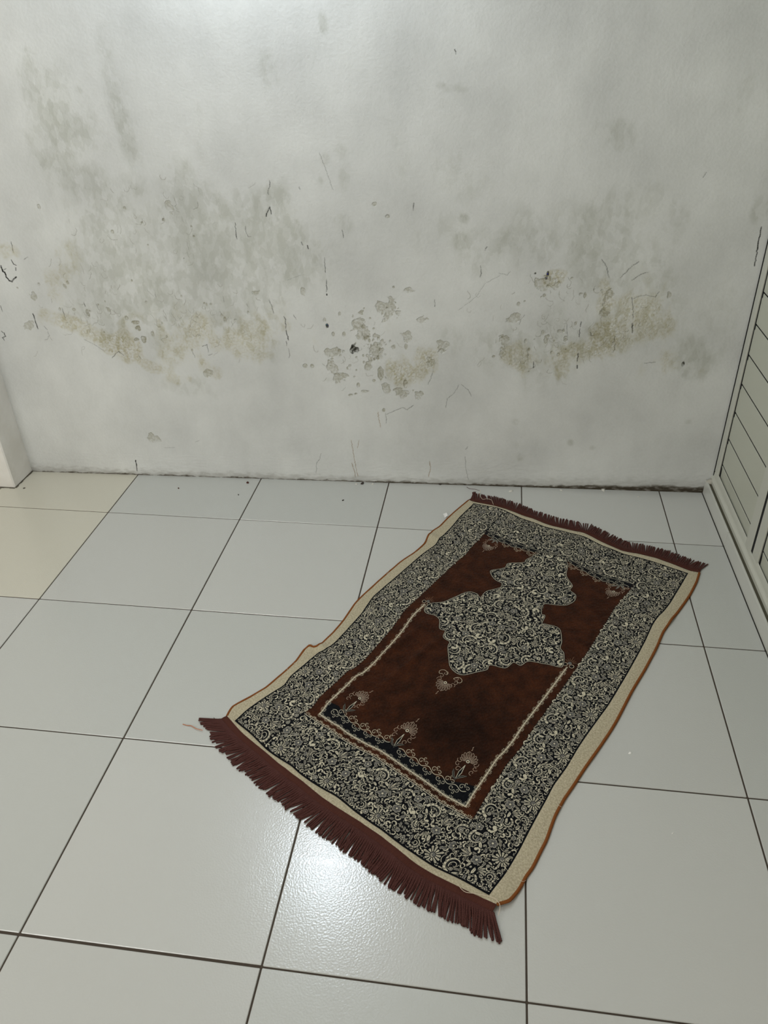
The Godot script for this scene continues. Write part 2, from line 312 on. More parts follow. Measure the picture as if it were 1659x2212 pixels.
func cloud(cv: Canvas, x: float, y: float, r: float, turn: float) -> void:
	for i in 5:
		var a := turn + i * 0.75
		cv.dot(Vector2(x, y) + Vector2.from_angle(a) * r * 0.7, r * (0.48 - i * 0.045), CREAM, 1.7)
	for i in 5:
		var a := turn + i * 0.75
		cv.dot(Vector2(x, y) + Vector2.from_angle(a) * r * 0.68, r * (0.46 - i * 0.045), CREAM, 0.0)
	cv.stroke(curl(x, y, r * 0.5, r * 0.2, turn + 1.0, turn + 3.6, 6), 2.0, 1.0, INK, 0.0)


func leaf(cv: Canvas, x: float, y: float, l: float, turn: float, wide: float, fill := CREAM) -> void:
	var e := Vector2.from_angle(turn)
	var f := e.orthogonal() * l * 0.12
	var p := PackedVector2Array([Vector2(x, y), Vector2(x, y) + e * l * 0.35 + f, Vector2(x, y) + e * l * 0.7 + f * 0.7, Vector2(x, y) + e * l])
	cv.stroke(p, wide, 1.2, CREAM, 1.5, INK, true)
	if fill != CREAM:
		cv.stroke(p, wide - 3.0, 0.2, fill, 0.0, INK, true)
	cv.stroke(PackedVector2Array([p[0], p[1], p[2]]), 1.0, 0.7, INK, 0.0)


func trefoil(cv: Canvas, x: float, y: float, r: float, turn: float) -> void:
	for i in 3:
		var q := Vector2(x, y) + Vector2.from_angle(turn + i * 2.0) * r
		cv.dot(q, r * 0.85, CREAM, 1.2)
		cv.dot(q, r * 0.85 - 1.6, INK if i else DUSK, 0.0)
	cv.stroke(PackedVector2Array([Vector2(x, y), Vector2(x, y) + Vector2.from_angle(turn + 4.9) * r * 2.6]), 1.6, 1.2, CREAM, 0.8)


# hooks, buds and leaflets wherever the ground is still dark
func fill_in(cv: Canvas, x0: float, y0: float, x1: float, y1: float, tries: int, size: float, seed_no: int) -> void:
	var r := RandomNumberGenerator.new()
	r.seed = seed_no
	for i in tries:
		var p := Vector2(r.randf_range(x0, x1), r.randf_range(y0, y1))
		var s := size * r.randf_range(0.6, 1.1)
		var kind := r.randi() % 9
		var a := r.randf() * TAU
		var hand := 1.0 if r.randf() < 0.5 else -1.0
		var free := cv.dark(p)
		for k in 5:
			free = free and cv.dark(p + Vector2.from_angle(a + k * TAU / 5) * s * 0.85)
		if not free:
			continue
		if kind < 4:
			cv.stroke(curl(p.x, p.y, s, s * 0.35, a, a + hand * r.randf_range(2.2, 4.6), 9), s * 0.50, 1.3, CREAM, 1.6)
		elif kind < 6:
			leaf(cv, p.x - cos(a) * s, p.y - sin(a) * s, s * 2.1, a, s * 0.9, CREAM if r.randf() < 0.6 else DUSK)
		elif kind == 6:
			cv.dot(p, s * 0.75, CREAM, 1.0)
			cv.dot(p, s * 0.75 - 1.7, DUSK if r.randf() < 0.6 else INK, 0.0)
			cv.dot(p, s * 0.2, CREAM, 0.0)
		elif kind == 7:
			for k in 3:
				cv.stroke(curl(p.x, p.y, s * (1.0 - k * 0.28), s * (0.9 - k * 0.28), a, a + 2.2, 6), 1.7, 1.2, CREAM, 0.6)
		else:
			cloud(cv, p.x, p.y, s * 0.9, a)


# one repeat of the patterned border: x along it (256), y from its inner edge to its outer edge
func border_unit(cv: Canvas, deep: float, seed_no: int) -> void:
	var m := deep / 200.0
	cv.stroke(curl(64, 4, 60, 52, 0.25, 2.9, 14), 2.0, 2.0, CREAM, 1.0)
	acanthus(cv, 40, 42 * m, 33, 3.4, 1.0)
	acanthus(cv, 170, 50 * m, 29, 5.6, -1.0)
	for i in 5:
		leaf(cv, 106, 66 * m, 40 - absf(i - 2.0) * 4, 3.9 + i * 0.4, 7.5, CREAM if i % 2 == 0 else DUSK)
	cloud(cv, 226, 78 * m, 17, 0.6)
	blossom(cv, 92, 92 * m, 18, 0.3, 5)
	blossom(cv, 214, 36 * m, 15, 0.9, 5)
	blossom(cv, 176, 108 * m, 17, 1.2, 6)
	acanthus(cv, 20, 112 * m, 22, 0.4, 1.0)
	for i in 4:
		leaf(cv, 58, 118 * m, 30, 0.2 + i * 0.5, 6.5, CREAM)
	daisy(cv, 138, deep - 40, 33, 0.2, 13)
	trefoil(cv, 226, deep - 46, 9, 0.5)
	acanthus(cv, 60, deep - 42, 21, 2.0, -1.0)
	cv.stroke(curl(190, deep - 52, 26, 18, 1.4, 3.9, 10), 3.0, 1.5, CREAM)
	blossom(cv, 14, deep - 30, 11, 0.1, 4)
	fill_in(cv, 0, 6, 256, deep - 12, 1100, 12.5, seed_no)
	fill_in(cv, 0, 4, 256, deep - 10, 1300, 8.0, seed_no + 1)
	fill_in(cv, 0, 3, 256, deep - 6, 1000, 5.2, seed_no + 2)
	var r := RandomNumberGenerator.new()
	r.seed = seed_no + 3
	for i in 46:
		cv.dot(Vector2(r.randf() * 256, deep - r.randf_range(3, 15)), r.randf_range(0.7, 1.5), CREAM, 0.0)


# tufts of little petals that stand along a line
func tufts(cv: Canvas, a: Vector2, b: Vector2, side: float, step: float, size: float) -> void:
	var n := int(a.distance_to(b) / step)
	var e := (b - a).normalized()
	var f := e.orthogonal() * side
	for i in n:
		var p := a + e * (i + 0.5) * step
		if i % 2 == 0:
			for k in 5:
				var g := f.rotated((k - 2) * 0.55)
				cv.stroke(PackedVector2Array([p + g * size * 0.4, p + g * size]), 1.3, 2.6, CREAM, 0.0)
			cv.dot(p + f * size * 0.45, 1.4, INK, 0.0)
		else:
			for k in 3:
				var g := f.rotated((k - 1) * 0.7)
				cv.stroke(PackedVector2Array([p, p + g * size * 0.62]), 1.2, 1.8, CREAM, 0.0)


func palmette(cv: Canvas, x: float, y: float, s: float, up: float) -> void:
	var pale := Color8(176, 158, 140)
	for i in 9:
		var t := (i - 4) * 0.40
		var d := Vector2.from_angle(up + t)
		var f := d.orthogonal() * (1.0 if t < 0.0 else -1.0)
		var l := s * (1.0 - 0.055 * absf(i - 4.0))
		var q := Vector2(x, y)
		# each petal is an outlined loop that droops outwards
		cv.stroke(PackedVector2Array([q + d * s * 0.2, q + d * l * 0.55 + f * l * 0.07, q + d * l * 0.9 + f * l * 0.02, q + d * l - f * l * 0.16, q + d * l * 0.86 - f * l * 0.22, q + d * l * 0.6 - f * l * 0.06, q + d * s * 0.25]), 1.9, 1.9, pale, 0.8, BROWN.darkened(0.5))
	cv.dot(Vector2(x, y), s * 0.16, CREAM, 1.6)
	cv.dot(Vector2(x, y), s * 0.07, BROWN, 0.0)
	for hand in [-1.0, 1.0]:
		for k in 3:
			var q: Vector2 = Vector2(x, y) + Vector2.from_angle(up + hand * (1.75 + k * 0.42)) * s * (0.72 + k * 0.22)
			cv.stroke(curl(q.x, q.y, s * 0.26, s * 0.06, up + hand * 1.2 + k, up + hand * 6.6 + k, 12), 1.9, 1.7, Color8(176, 158, 140), 0.0)
	for k in 2:
		var q := Vector2(x, y) + Vector2.from_angle(up) * s * (1.16 + k * 0.24)
		cv.stroke(PackedVector2Array([q, q + Vector2.from_angle(up + 0.3) * s * 0.16]), 3.4, 2.0, Color8(176, 158, 140), 0.0)


# the winding vine with spiral tendrils on the dark ground
func vine(cv: Canvas, x0: float, x1: float, y: float, up: float, waves: int) -> void:
	var p := PackedVector2Array()
	for i in waves * 12 + 1:
		var t := float(i) / 12.0
		p.append(Vector2(lerpf(x0, x1, t / waves), y + up * 7.0 * sin(t * TAU)))
	for k in waves * 2:
		var x := lerpf(x0, x1, (k + 0.5) / (waves * 2.0))
		var s := 1.0 if k % 2 == 0 else -1.0
		cv.stroke(curl(x - 8, y - up * s * 12, 13, 3, -up * s * 0.2, -up * s * 7.0, 16), 2.3, 2.0, CREAM, 0.0)
		cv.stroke(curl(x + 17, y - up * s * 13, 10, 2, PI + up * s * 0.4, PI + up * s * 6.6, 14), 2.1, 1.8, CREAM, 0.0)
		cv.stroke(curl(x + 4, y - up * s * 30, 7, 2, PI * 0.5 * up * s, PI * 0.5 * up * s + 5.0, 10), 1.9, 1.6, CREAM, 0.0)
	cv.stroke(p, 2.8, 2.8, CREAM, 0.0)


func rug_print() -> Image:
	# the medallion's own pattern, mirrored about its axis
	var md := Canvas.new(TW, TH, INK)
	for hand in [1.0, -1.0]:
		md.put(Vector2(627, 0), Vector2(hand, 0), Vector2(0, 1))
		var big := [[40, 1200, 46, 2.2], [90, 1130, 40, 5.0], [170, 1140, 36, 1.0], [60, 1040, 44, 4.0], [150, 1050, 40, 2.6], [240, 1085, 40, 0.6], [310, 1030, 32, 3.2], [230, 990, 38, 4.6], [330, 965, 30, 2.0],
			[70, 940, 46, 1.4], [160, 920, 40, 5.4], [250, 900, 32, 2.8], [60, 840, 40, 3.6], [150, 830, 36, 0.4], [200, 760, 34, 2.4], [60, 740, 42, 4.8], [120, 680, 36, 1.8], [200, 690, 28, 5.8], [50, 640, 40, 3.0],
			[220, 600, 32, 0.8], [140, 590, 40, 4.2], [230, 530, 30, 2.2], [60, 540, 44, 5.0], [150, 500, 40, 1.2], [200, 440, 30, 3.8], [60, 430, 42, 2.4], [130, 400, 34, 0.2], [70, 320, 40, 4.6], [130, 300, 30, 1.6], [50, 240, 30, 3.0]]
		for b in big:
			acanthus(md, b[0], b[1], b[2] * 0.82, b[3], 1.0 if int(b[0]) % 20 < 10 else -1.0)
		for y in range(250, 1240, 62):
			for x in [34, 108, 196, 290, 372]:
				var j := Vector2(fmod(y * 7.3 + x * 3.1, 30.0) - 15.0, fmod(y * 3.7 + x * 5.9, 30.0) - 15.0)
				var k := int(y * 0.37 + x) % 5
				if k == 0:
					blossom(md, x + j.x, y + j.y, 17, j.x, 5)
				elif k == 1:
					cloud(md, x + j.x, y + j.y, 18, j.y)
				elif k == 2:
					daisy(md, x + j.x, y + j.y, 22, j.x, 11)
				elif k == 3:
					for q in 4:
						leaf(md, x + j.x, y + j.y, 32, j.x + q * 0.5, 8.0, CREAM if q % 2 else DUSK)
		fill_in(md, 0, 200, 430, 1280, 5600, 13.5, 41)
		fill_in(md, 0, 200, 430, 1280, 5600, 8.6, 42)
		fill_in(md, 0, 200, 430, 1280, 5200, 5.4, 43)
	# the ground: dark border, brown field
	var cv := Canvas.new(TW, TH, INK)
	var nap := FastNoiseLite.new()
	nap.seed = 5
	nap.frequency = 0.011
	nap.fractal_octaves = 4
	var wild := FastNoiseLite.new()
	wild.seed = 9
	wild.frequency = 0.09
	var nap_d := nap.get_image(TW, TH).get_data()
	var wild_d := wild.get_image(TW, TH).get_data()
	for y in range(228, 1824):
		for x in range(198, 1062):
			var k := 0.92 + (nap_d[y * TW + x] - 128) * 0.0020 + (wild_d[y * TW + x] - 128) * 0.0016
			k *= 1.0 - 0.38 * exp(-Vector2((x - 790) / 230.0, (y - 1500) / 190.0).length_squared())      # nap crushed the other way
			var i := (y * TW + x) * 3
			cv.d[i] = int(BROWN.r8 * k)
			cv.d[i + 1] = int(BROWN.g8 * k)
			cv.d[i + 2] = int(BROWN.b8 * k)
	# the field's dark lower and upper strips with their vines
	cv.polygon(PackedVector2Array([Vector2(252, 1784), Vector2(252, 1706), Vector2(300, 1698), Vector2(420, 1738), Vector2(540, 1736), Vector2(630, 1722), Vector2(720, 1738), Vector2(850, 1740), Vector2(960, 1700), Vector2(1014, 1690), Vector2(1014, 1786)]), INK)
	vine(cv, 290, 600, 1728, -1.0, 5)
	vine(cv, 650, 985, 1730, -1.0, 5)
	cv.polygon(PackedVector2Array([Vector2(200, 226), Vector2(1060, 226), Vector2(1060, 268), Vector2(960, 276), Vector2(820, 262), Vector2(700, 250), Vector2(540, 250), Vector2(420, 262), Vector2(290, 276), Vector2(200, 268)]), INK)
	vine(cv, 215, 590, 262, 1.0, 5)
	vine(cv, 680, 1050, 262, 1.0, 5)
	# the line with its tufts
	var corner := [Vector2(254, 946), Vector2(250, 1784), Vector2(1014, 1786), Vector2(1026, 938)]
	for k in 3:
		tufts(cv, corner[k], corner[k + 1], 1.0, 19.0 if k == 1 else 21.0, 13.0)
		tufts(cv, corner[k], corner[k + 1], -1.0, 19.0 if k == 1 else 21.0, 13.0)
		cv.stroke(PackedVector2Array([corner[k], corner[k + 1]]), 5.2, 5.2, CREAM, 0.0)
	for k in [0, 3]:
		var q: Vector2 = corner[k] + Vector2(0, -16)
		cv.dot(corner[k], 4.5, CREAM, 0.0)
		cv.dot(corner[k], 2.0, INK, 0.0)
		for s in [-1.0, 1.0]:
			cv.stroke(curl(q.x + s * 15, q.y, 10, 10, 0, TAU, 14), 2.2, 2.2, CREAM, 0.0)
			cv.dot(q + Vector2(s * 15, 0), 6.0, INK, 0.0)
		cv.dot(q + Vector2(0, -14), 9.0, DUSK, 0.0)
		for i in 7:
			var e := Vector2.from_angle(-PI / 2 + (i - 3) * 0.36)
			cv.stroke(PackedVector2Array([q + Vector2(0, -14) + e * 14, q + Vector2(0, -14) + e * (30 if i != 3 else 46)]), 1.6, 1.2, Color8(150, 120, 96), 0.0)
	# palmettes
	for f in [[347, 1610, 46.0, -1.25], [628, 1640, 50.0, -1.5], [922, 1606, 48.0, -1.8]]:
		palmette(cv, f[0], f[1], f[2], f[3])
		cv.stroke(PackedVector2Array([Vector2(f[0], f[1] + 22), Vector2(f[0], f[1] + 60), Vector2(f[0], f[1] + 98)]), 15.0, 3.0, CREAM, 1.0, INK, true)
		cv.stroke(PackedVector2Array([Vector2(f[0], f[1] + 34), Vector2(f[0], f[1] + 60), Vector2(f[0], f[1] + 88)]), 10.0, 1.0, INK, 0.0, INK, true)
		for s in [-1.0, 1.0]:
			leaf(cv, f[0], f[1] + 96, 46, -PI / 2 + s * 0.75, 9.0, INK)
	palmette(cv, 273, 340, 44.0, 1.57)
	palmette(cv, 1002, 332, 44.0, 1.57)
	for f in [273.0, 1002.0]:
		for s in [-1.0, 0.0, 1.0]:
			leaf(cv, f, 268, 40, PI / 2 + s * 0.9, 9.0, DUSK)
	palmette(cv, 606, 1330, 50.0, 1.6)
	cv.stroke(curl(560, 1285, 26, 5, 0.0, -5.6, 14), 2.4, 2.0, CREAM, 0.0)
	cv.stroke(curl(652, 1290, 26, 5, PI, PI + 5.6, 14), 2.4, 2.0, CREAM, 0.0)
	# lay the medallion into the field
	var edge := PackedVector2Array()
	for i in range(0, MEDALLION.size(), 2):
		edge.append(Vector2(MEDALLION[i], MEDALLION[i + 1]))
	var stencil := Canvas.new(TW, TH, Color.BLACK)
	stencil.polygon(edge, Color.WHITE)
	var under := cv.image()
	var mask := stencil.image()
	mask.convert(Image.FORMAT_RGBA8)
	var mb := mask.get_data()
	for i in range(0, mb.size(), 4):
		mb[i + 3] = mb[i]
	mask = Image.create_from_data(TW, TH, false, Image.FORMAT_RGBA8, mb)
	under.blit_rect_mask(md.image(), mask, Rect2i(0, 0, TW, TH), Vector2i.ZERO)
	cv.d = under.get_data()
	var closed := edge.duplicate()
	var round_edge := PackedVector2Array()
	for i in closed.size() - 1:
		var before := closed[maxi(i - 1, 0)]
		var after := closed[mini(i + 2, closed.size() - 1)]
		for k in 5:
			round_edge.append(closed[i].cubic_interpolate(closed[i + 1], before, after, k / 5.0))
	cv.stroke(round_edge, 2.6, 2.6, CREAM, 2.6)
	# the patterned border
	for k in 8:
		cv.put(Vector2(1064, TH - k * 256), Vector2(0, -1), Vector2(1, 0))
		border_unit(cv, 200, 100)
		cv.put(Vector2(196, TH - k * 256), Vector2(0, -1), Vector2(-1, 0))
		border_unit(cv, 196, 100)
	cv.put(Vector2.ZERO, Vector2(1, 0), Vector2(0, 1))
	# its inner lace edges
	for x in [198.0, 1062.0]:
		tufts(cv, Vector2(x, 1818), Vector2(x, 250), 1.0 if x < 500 else -1.0, 23.0, 12.0)
	var low := Canvas.new(864, 226, INK)
	for k in 4:
		low.put(Vector2(k * 254 - 76, 0), Vector2(1, 0), Vector2(0, 1))
		border_unit(low, 226, 200)
	var wide := cv.image()
	wide.blit_rect(low.image(), Rect2i(0, 0, 864, 226), Vector2i(200, 1822))
	var top := low.image()
	top.flip_y()
	wide.blit_rect(top, Rect2i(0, 0, 864, 226), Vector2i(200, 0))
	cv.d = wide.get_data()
	cv.stroke(PackedVector2Array([Vector2(200, 1822), Vector2(1062, 1822)]), 3.0, 3.0, CREAM, 2.0)
	tufts(cv, Vector2(204, 1820), Vector2(1058, 1820), 1.0, 19.0, 13.0)
	tufts(cv, Vector2(1058, 1820), Vector2(204, 1820), -1.0, 19.0, 13.0)
	cv.stroke(PackedVector2Array([Vector2(200, 228), Vector2(1062, 228)]), 2.6, 2.6, CREAM, 2.0)
	for q in [[Vector2(0, 4), Vector2(TW, 4)], [Vector2(0, TH - 4), Vector2(TW, TH - 4)], [Vector2(4, 0), Vector2(4, TH)], [Vector2(TW - 4, 0), Vector2(TW - 4, TH)]]:
		cv.stroke(PackedVector2Array(q), 9.0, 9.0, INK, 0.0)
	return cv.image()


# the plaster wall: [albedo, relief]
func wall_pictures() -> Array:
	var w := 2048
	var h := int(w * WALL_HIGH / WALL_WIDE)
	var ws := 512
	var hs := h / 4
	# soft fields at a quarter of the size, their outlines warped by noise
	var warp := FastNoiseLite.new()
	warp.seed = 21
	warp.frequency = 0.022
	warp.fractal_octaves = 5
	var warp2: FastNoiseLite = warp.duplicate()
	warp2.seed = 22
	var fields := []
	for src in [GREYS, BEIGES]:
		var f := PackedFloat32Array()
		f.resize(ws * hs)
		for b in range(0, src.size(), 5):
			var cx: float = src[b] / 4.0
			var cy: float = src[b + 1] / 4.0
			var rx: float = src[b + 2] / 4.0
			var ry: float = src[b + 3] / 4.0
			var st: float = src[b + 4]
			for y in range(maxi(0, int(cy - ry * 1.8)), mini(hs, int(cy + ry * 1.8) + 1)):
				for x in range(maxi(0, int(cx - rx * 1.8)), mini(ws, int(cx + rx * 1.8) + 1)):
					var wx := warp.get_noise_2d(x, y * 0.55) * minf(rx, 22.0) * 1.1
					var wy := warp2.get_noise_2d(x, y * 0.55) * minf(ry, 26.0) * 1.1
					var q := Vector2((x - cx + wx) / rx, (y - cy + wy) / ry).length()
					var k := st * (1.0 - smoothstep(0.45, 1.25, q))
					var i := y * ws + x
					f[i] = 1.0 - (1.0 - f[i]) * (1.0 - k)
		var by := PackedByteArray()
		by.resize(ws * hs)
		for i in by.size():
			by[i] = int(clampf(f[i], 0.0, 1.0) * 255.0)
		var im := Image.create_from_data(ws, hs, false, Image.FORMAT_L8, by)
		im.resize(w, h, Image.INTERPOLATE_CUBIC)
		fields.append(im.get_data())
	var grey: PackedByteArray = fields[0]
	var beige: PackedByteArray = fields[1]
	var n := FastNoiseLite.new()
	n.seed = 31
	n.frequency = 0.012
	n.fractal_octaves = 5
	var streak := n.get_image(w, 420)          # stretched along the height: runs of damp
	streak.resize(w, h, Image.INTERPOLATE_CUBIC)
	n.seed = 32
	n.frequency = 0.03
	var mottle := n.get_image(w, h).get_data()
	n.seed = 33
	n.frequency = 0.11
	n.fractal_octaves = 3
	var fine := n.get_image(w, h).get_data()
	n.seed = 34
	n.frequency = 0.0032
	n.fractal_octaves = 3
	var broad := n.get_image(w, h).get_data()
	var run := streak.get_data()
	n.seed = 35
	n.frequency = 0.021
	n.fractal_octaves = 5
	var fk := n.get_image(w, 760)
	fk.resize(w, h, Image.INTERPOLATE_CUBIC)
	var flecks := fk.get_data()
	n.seed = 36
	n.frequency = 0.045
	fk = n.get_image(w, 700)
	fk.resize(w, h, Image.INTERPOLATE_CUBIC)
	var flakes := fk.get_data()
	var cv := Canvas.new(w, h, Color.WHITE)
	var relief := PackedByteArray()
	relief.resize(w * h)
	var dd := cv.d
	for i in w * h:
		var nz := (run[i] - 128) * 0.0046 + (mottle[i] - 128) * 0.0024
		var fn := (fine[i] - 128) * 0.0078
		var g := grey[i] * 0.00392
		var s := g * (1.0 + nz * 1.6)
		# damp: a soft body broken up by crisp-edged scales of older paint
		var t1 := clampf(((flecks[i] - 128) * 0.0078 + g * 0.55 - 0.16) * 11.0, 0.0, 1.0)
		var t2 := clampf(((flakes[i] - 128) * 0.0078 + g * 0.45 - 0.20) * 9.0, 0.0, 1.0)
		var e := t1 * t2
		s = clampf(s * 0.27 + (t1 * 0.165 + t2 * 0.145) * minf(g * 1.9 + 0.10, 1.0), 0.0, 1.0)
		var bq := beige[i] * 0.00392
		var raw := (bq + nz * 0.30 + (flecks[i] - 128) * 0.0022 + fn * 0.10 - 0.30) * 3.2
		var bs := clampf(raw, 0.0, 1.0) * bq
		var rim_b := clampf(1.0 - absf(raw - 0.6) * 1.1, 0.0, 1.0) * bq
		var base := 1.0 + (broad[i] - 128) * 0.00035 + nz * 0.022 + fn * 0.010
		var r := 212.0 * base
		var gg := 213.0 * base
		var b := 210.0 * base
		r *= 1.0 - s * 0.215
		gg *= 1.0 - s * 0.212
		b *= 1.0 - s * 0.250
		var bk := bs * (0.34 + fn * 0.55 + 0.45 * t2 + 0.25 * t1) + rim_b * 0.22
		r *= 1.0 - bk * 0.125
		gg *= 1.0 - bk * 0.155
		b *= 1.0 - bk * 0.255
		dd[i * 3] = int(clampf(r, 0, 255))
		dd[i * 3 + 1] = int(clampf(gg, 0, 255))
		dd[i * 3 + 2] = int(clampf(b, 0, 255))
		relief[i] = int(clampf(150.0 + nz * 22.0 + fn * (8.0 + bs * 30.0) - bs * 26.0 - rim_b * 14.0 - (t1 + t2) * g * 9.0, 0, 255))
	cv.d = dd
	# small chips and lifted paint edges scattered round the worn places: middle and spread, in texture pixels
	var scatter := RandomNumberGenerator.new()
	scatter.seed = 91
	var patches := PATCHES.duplicate()
	for z in [[PATCHES[5], PATCHES[6] + 60.0, 120.0, 95.0, 34, 20], [330.0, 720.0, 150.0, 110.0, 16, 44], [620.0, 760.0, 170.0, 90.0, 14, 46], [1530.0, 800.0, 150.0, 85.0, 18, 56], [1480.0, 690.0, 200.0, 60.0, 8, 24], [560.0, 520.0, 220.0, 130.0, 10, 36]]:
		for k in z[4]:
			var q := Vector2(z[0] + scatter.randfn(0.0, 0.45) * z[2], z[1] + scatter.randfn(0.0, 0.45) * z[3])
			var size := scatter.randf_range(1.3, 4.2)
			patches.append_array([q.x, q.y, size, size * scatter.randf_range(0.7, 1.8), scatter.randf_range(0.2, 0.55)])
		for k in z[5]:
			var q := Vector2(z[0] + scatter.randfn(0.0, 0.5) * z[2], z[1] + scatter.randfn(0.0, 0.5) * z[3])
			var a := scatter.randf_range(0.9, 2.2)
			var bend := scatter.randf_range(-0.5, 0.5)
			var tint := scatter.randf_range(0.08, 0.24)
			for piece in scatter.randi_range(3, 9):
				var to := q + Vector2.from_angle(a) * scatter.randf_range(2.0, 4.0)
				cv.cap(q, to, scatter.randf_range(0.4, 0.9), 0.6, Color8(84, 80, 68), tint)
				cv.cap(q + Vector2(1.6, 1.0), to + Vector2(1.6, 1.0), 0.6, 0.6, Color8(228, 227, 222), tint * 0.8)
				var at := int(clampf(to.y, 0, h - 1)) * w + int(clampf(to.x, 0, w - 1))
				relief[at] = int(maxf(0.0, relief[at] - 14.0))
				a += bend + scatter.randf_range(-0.7, 0.7)
				q = to
	# flaked patches with ragged rims
	var rag := FastNoiseLite.new()
	rag.seed = 51
	rag.frequency = 0.075
	rag.fractal_octaves = 3
	for k in range(0, patches.size(), 5):
		var cx: float = patches[k]
		var cy: float = patches[k + 1]
		var rx: float = patches[k + 2]
		var ry: float = patches[k + 3]
		var tone: float = patches[k + 4]
		var low := minf(rx, ry)
		var flake := tone < 0.0
		for y in range(maxi(0, int(cy - ry * 1.7 - 3)), mini(h, int(cy + ry * 1.7) + 4)):
			for x in range(maxi(0, int(cx - rx * 1.7 - 3)), mini(w, int(cx + rx * 1.7) + 4)):
				var z := rag.get_noise_2d(x * 0.42, y * 0.42) * 1.5 + rag.get_noise_2d(x * 1.7 + 300.0, y * 1.7) * 0.30
				var q := Vector2((x - cx) / rx, (y - cy) / ry).length() + z * (0.80 if low > 5.0 else 0.32)
				var inside := clampf((1.0 - q) * low * 0.7 + 0.5, 0.0, 1.0)
				if inside <= 0.0:
					continue
				var i := y * w + x
				var rim := clampf(1.0 - absf((1.0 - q) * low - 0.6) * 0.75, 0.0, 1.0)
				if flake:
					relief[i] = int(clampf(relief[i] + inside * 40.0, 0, 255))
					continue
				var m := inside * minf(0.24 + tone * 0.40, 0.92) + rim * 0.16 * minf(tone + 0.4, 1.0)
				m *= clampf(0.80 + 0.75 * (fine[i] - 128) * 0.0078 + 0.5 * (mottle[i] - 128) * 0.0078 - 0.18 * (y - cy) / ry, 0.25, 1.25)
				var soft := Color8(140, 136, 115) if tone < 1.0 else Color8(38, 37, 30)
				cv.d[i * 3] = int(lerpf(cv.d[i * 3], soft.r8, m))
				cv.d[i * 3 + 1] = int(lerpf(cv.d[i * 3 + 1], soft.g8, m))
				cv.d[i * 3 + 2] = int(lerpf(cv.d[i * 3 + 2], soft.b8, m))
				relief[i] = int(clampf(relief[i] - inside * (46.0 + 40.0 * tone) + (fine[i] - 128) * 0.12 * inside, 0, 255))
	# cracks: width, depth, then the points; negative depth is a rust-coloured run
	var r2 := RandomNumberGenerator.new()
	r2.seed = 77
	for c in CRACKS:
		var wide: float = c[0]
		var deep: float = c[1]
		var col := Color8(30, 30, 28) if deep > 0.0 else Color8(120, 92, 62)
		var last := Vector2(c[2], c[3])
		for j in range(4, c.size(), 2):
			var to := Vector2(c[j], c[j + 1])
			var pieces := maxi(1, int(last.distance_to(to) / 4.0))
			var from := last
			for p in pieces:
				var q := last.lerp(to, (p + 1.0) / pieces)
				if p < pieces - 1:
					q += Vector2(r2.randf_range(-1.1, 1.1), r2.randf_range(-0.7, 0.7))
				var v := wide * r2.randf_range(0.35, 0.62)
				cv.cap(from, q, v, v, col, minf(absf(deep), 1.0) * r2.randf_range(0.45, 0.95))
				for yy in range(int(minf(from.y, q.y)), int(maxf(from.y, q.y)) + 1):
					for xx in range(int(minf(from.x, q.x)), int(maxf(from.x, q.x)) + 1):
						if xx >= 0 and yy >= 0 and xx < w and yy < h:
							relief[yy * w + xx] = int(maxf(0.0, relief[yy * w + xx] - 22.0 * absf(deep)))
				from = q
			last = to
	# grime along the foot of the wall
	var px := w / WALL_WIDE
	for x in w:
		var s := x / px + WALL_LEFT
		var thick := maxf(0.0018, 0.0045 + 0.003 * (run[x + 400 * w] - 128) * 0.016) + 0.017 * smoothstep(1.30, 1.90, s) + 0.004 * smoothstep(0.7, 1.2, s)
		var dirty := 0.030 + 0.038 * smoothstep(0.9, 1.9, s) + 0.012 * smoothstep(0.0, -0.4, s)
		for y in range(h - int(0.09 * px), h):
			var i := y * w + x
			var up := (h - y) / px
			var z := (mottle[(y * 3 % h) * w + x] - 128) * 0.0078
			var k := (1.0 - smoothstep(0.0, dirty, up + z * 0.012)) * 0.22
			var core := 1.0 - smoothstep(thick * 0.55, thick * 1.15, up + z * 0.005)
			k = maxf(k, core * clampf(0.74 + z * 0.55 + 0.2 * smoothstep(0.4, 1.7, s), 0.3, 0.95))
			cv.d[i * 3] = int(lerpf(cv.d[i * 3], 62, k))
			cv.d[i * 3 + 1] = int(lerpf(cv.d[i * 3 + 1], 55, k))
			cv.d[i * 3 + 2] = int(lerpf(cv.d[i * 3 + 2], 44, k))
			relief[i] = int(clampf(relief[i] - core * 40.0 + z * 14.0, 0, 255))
	var bump := Image.create_from_data(w, h, false, Image.FORMAT_L8, relief)
	return [cv.image(), bump]


# ---------------------------------------------------------------- building
func numbered(called: String) -> String:
	var k: int = names.get(called, 0)
	names[called] = k + 1
	return called if k == 0 else "%s_%03d" % [called, k]


func thing(called: String, label: String, category: String, at := Vector3.ZERO, group := "") -> Node3D:
	var o := Node3D.new()
	o.name = numbered(called)
	o.position = at
	add_child(o)
	o.set_meta("label", label)
	if category:
		o.set_meta("category", category)
	if group:
		o.set_meta("group", group)
	return o


func part(called: String, mesh: Mesh, m: Material, parent: Node3D, at := Vector3.ZERO) -> MeshInstance3D:
	var o := MeshInstance3D.new()
	o.name = called
	o.mesh = mesh
	o.material_override = m
	o.position = at
	parent.add_child(o, true)
	return o


func struct(called: String, mesh: Mesh, m: Material, label: String, at := Vector3.ZERO) -> MeshInstance3D:
	var o := MeshInstance3D.new()
	o.name = called
	o.mesh = mesh
	o.material_override = m
	o.position = at
	add_child(o)
	o.set_meta("kind", "structure")
	o.set_meta("label", label)
	return o


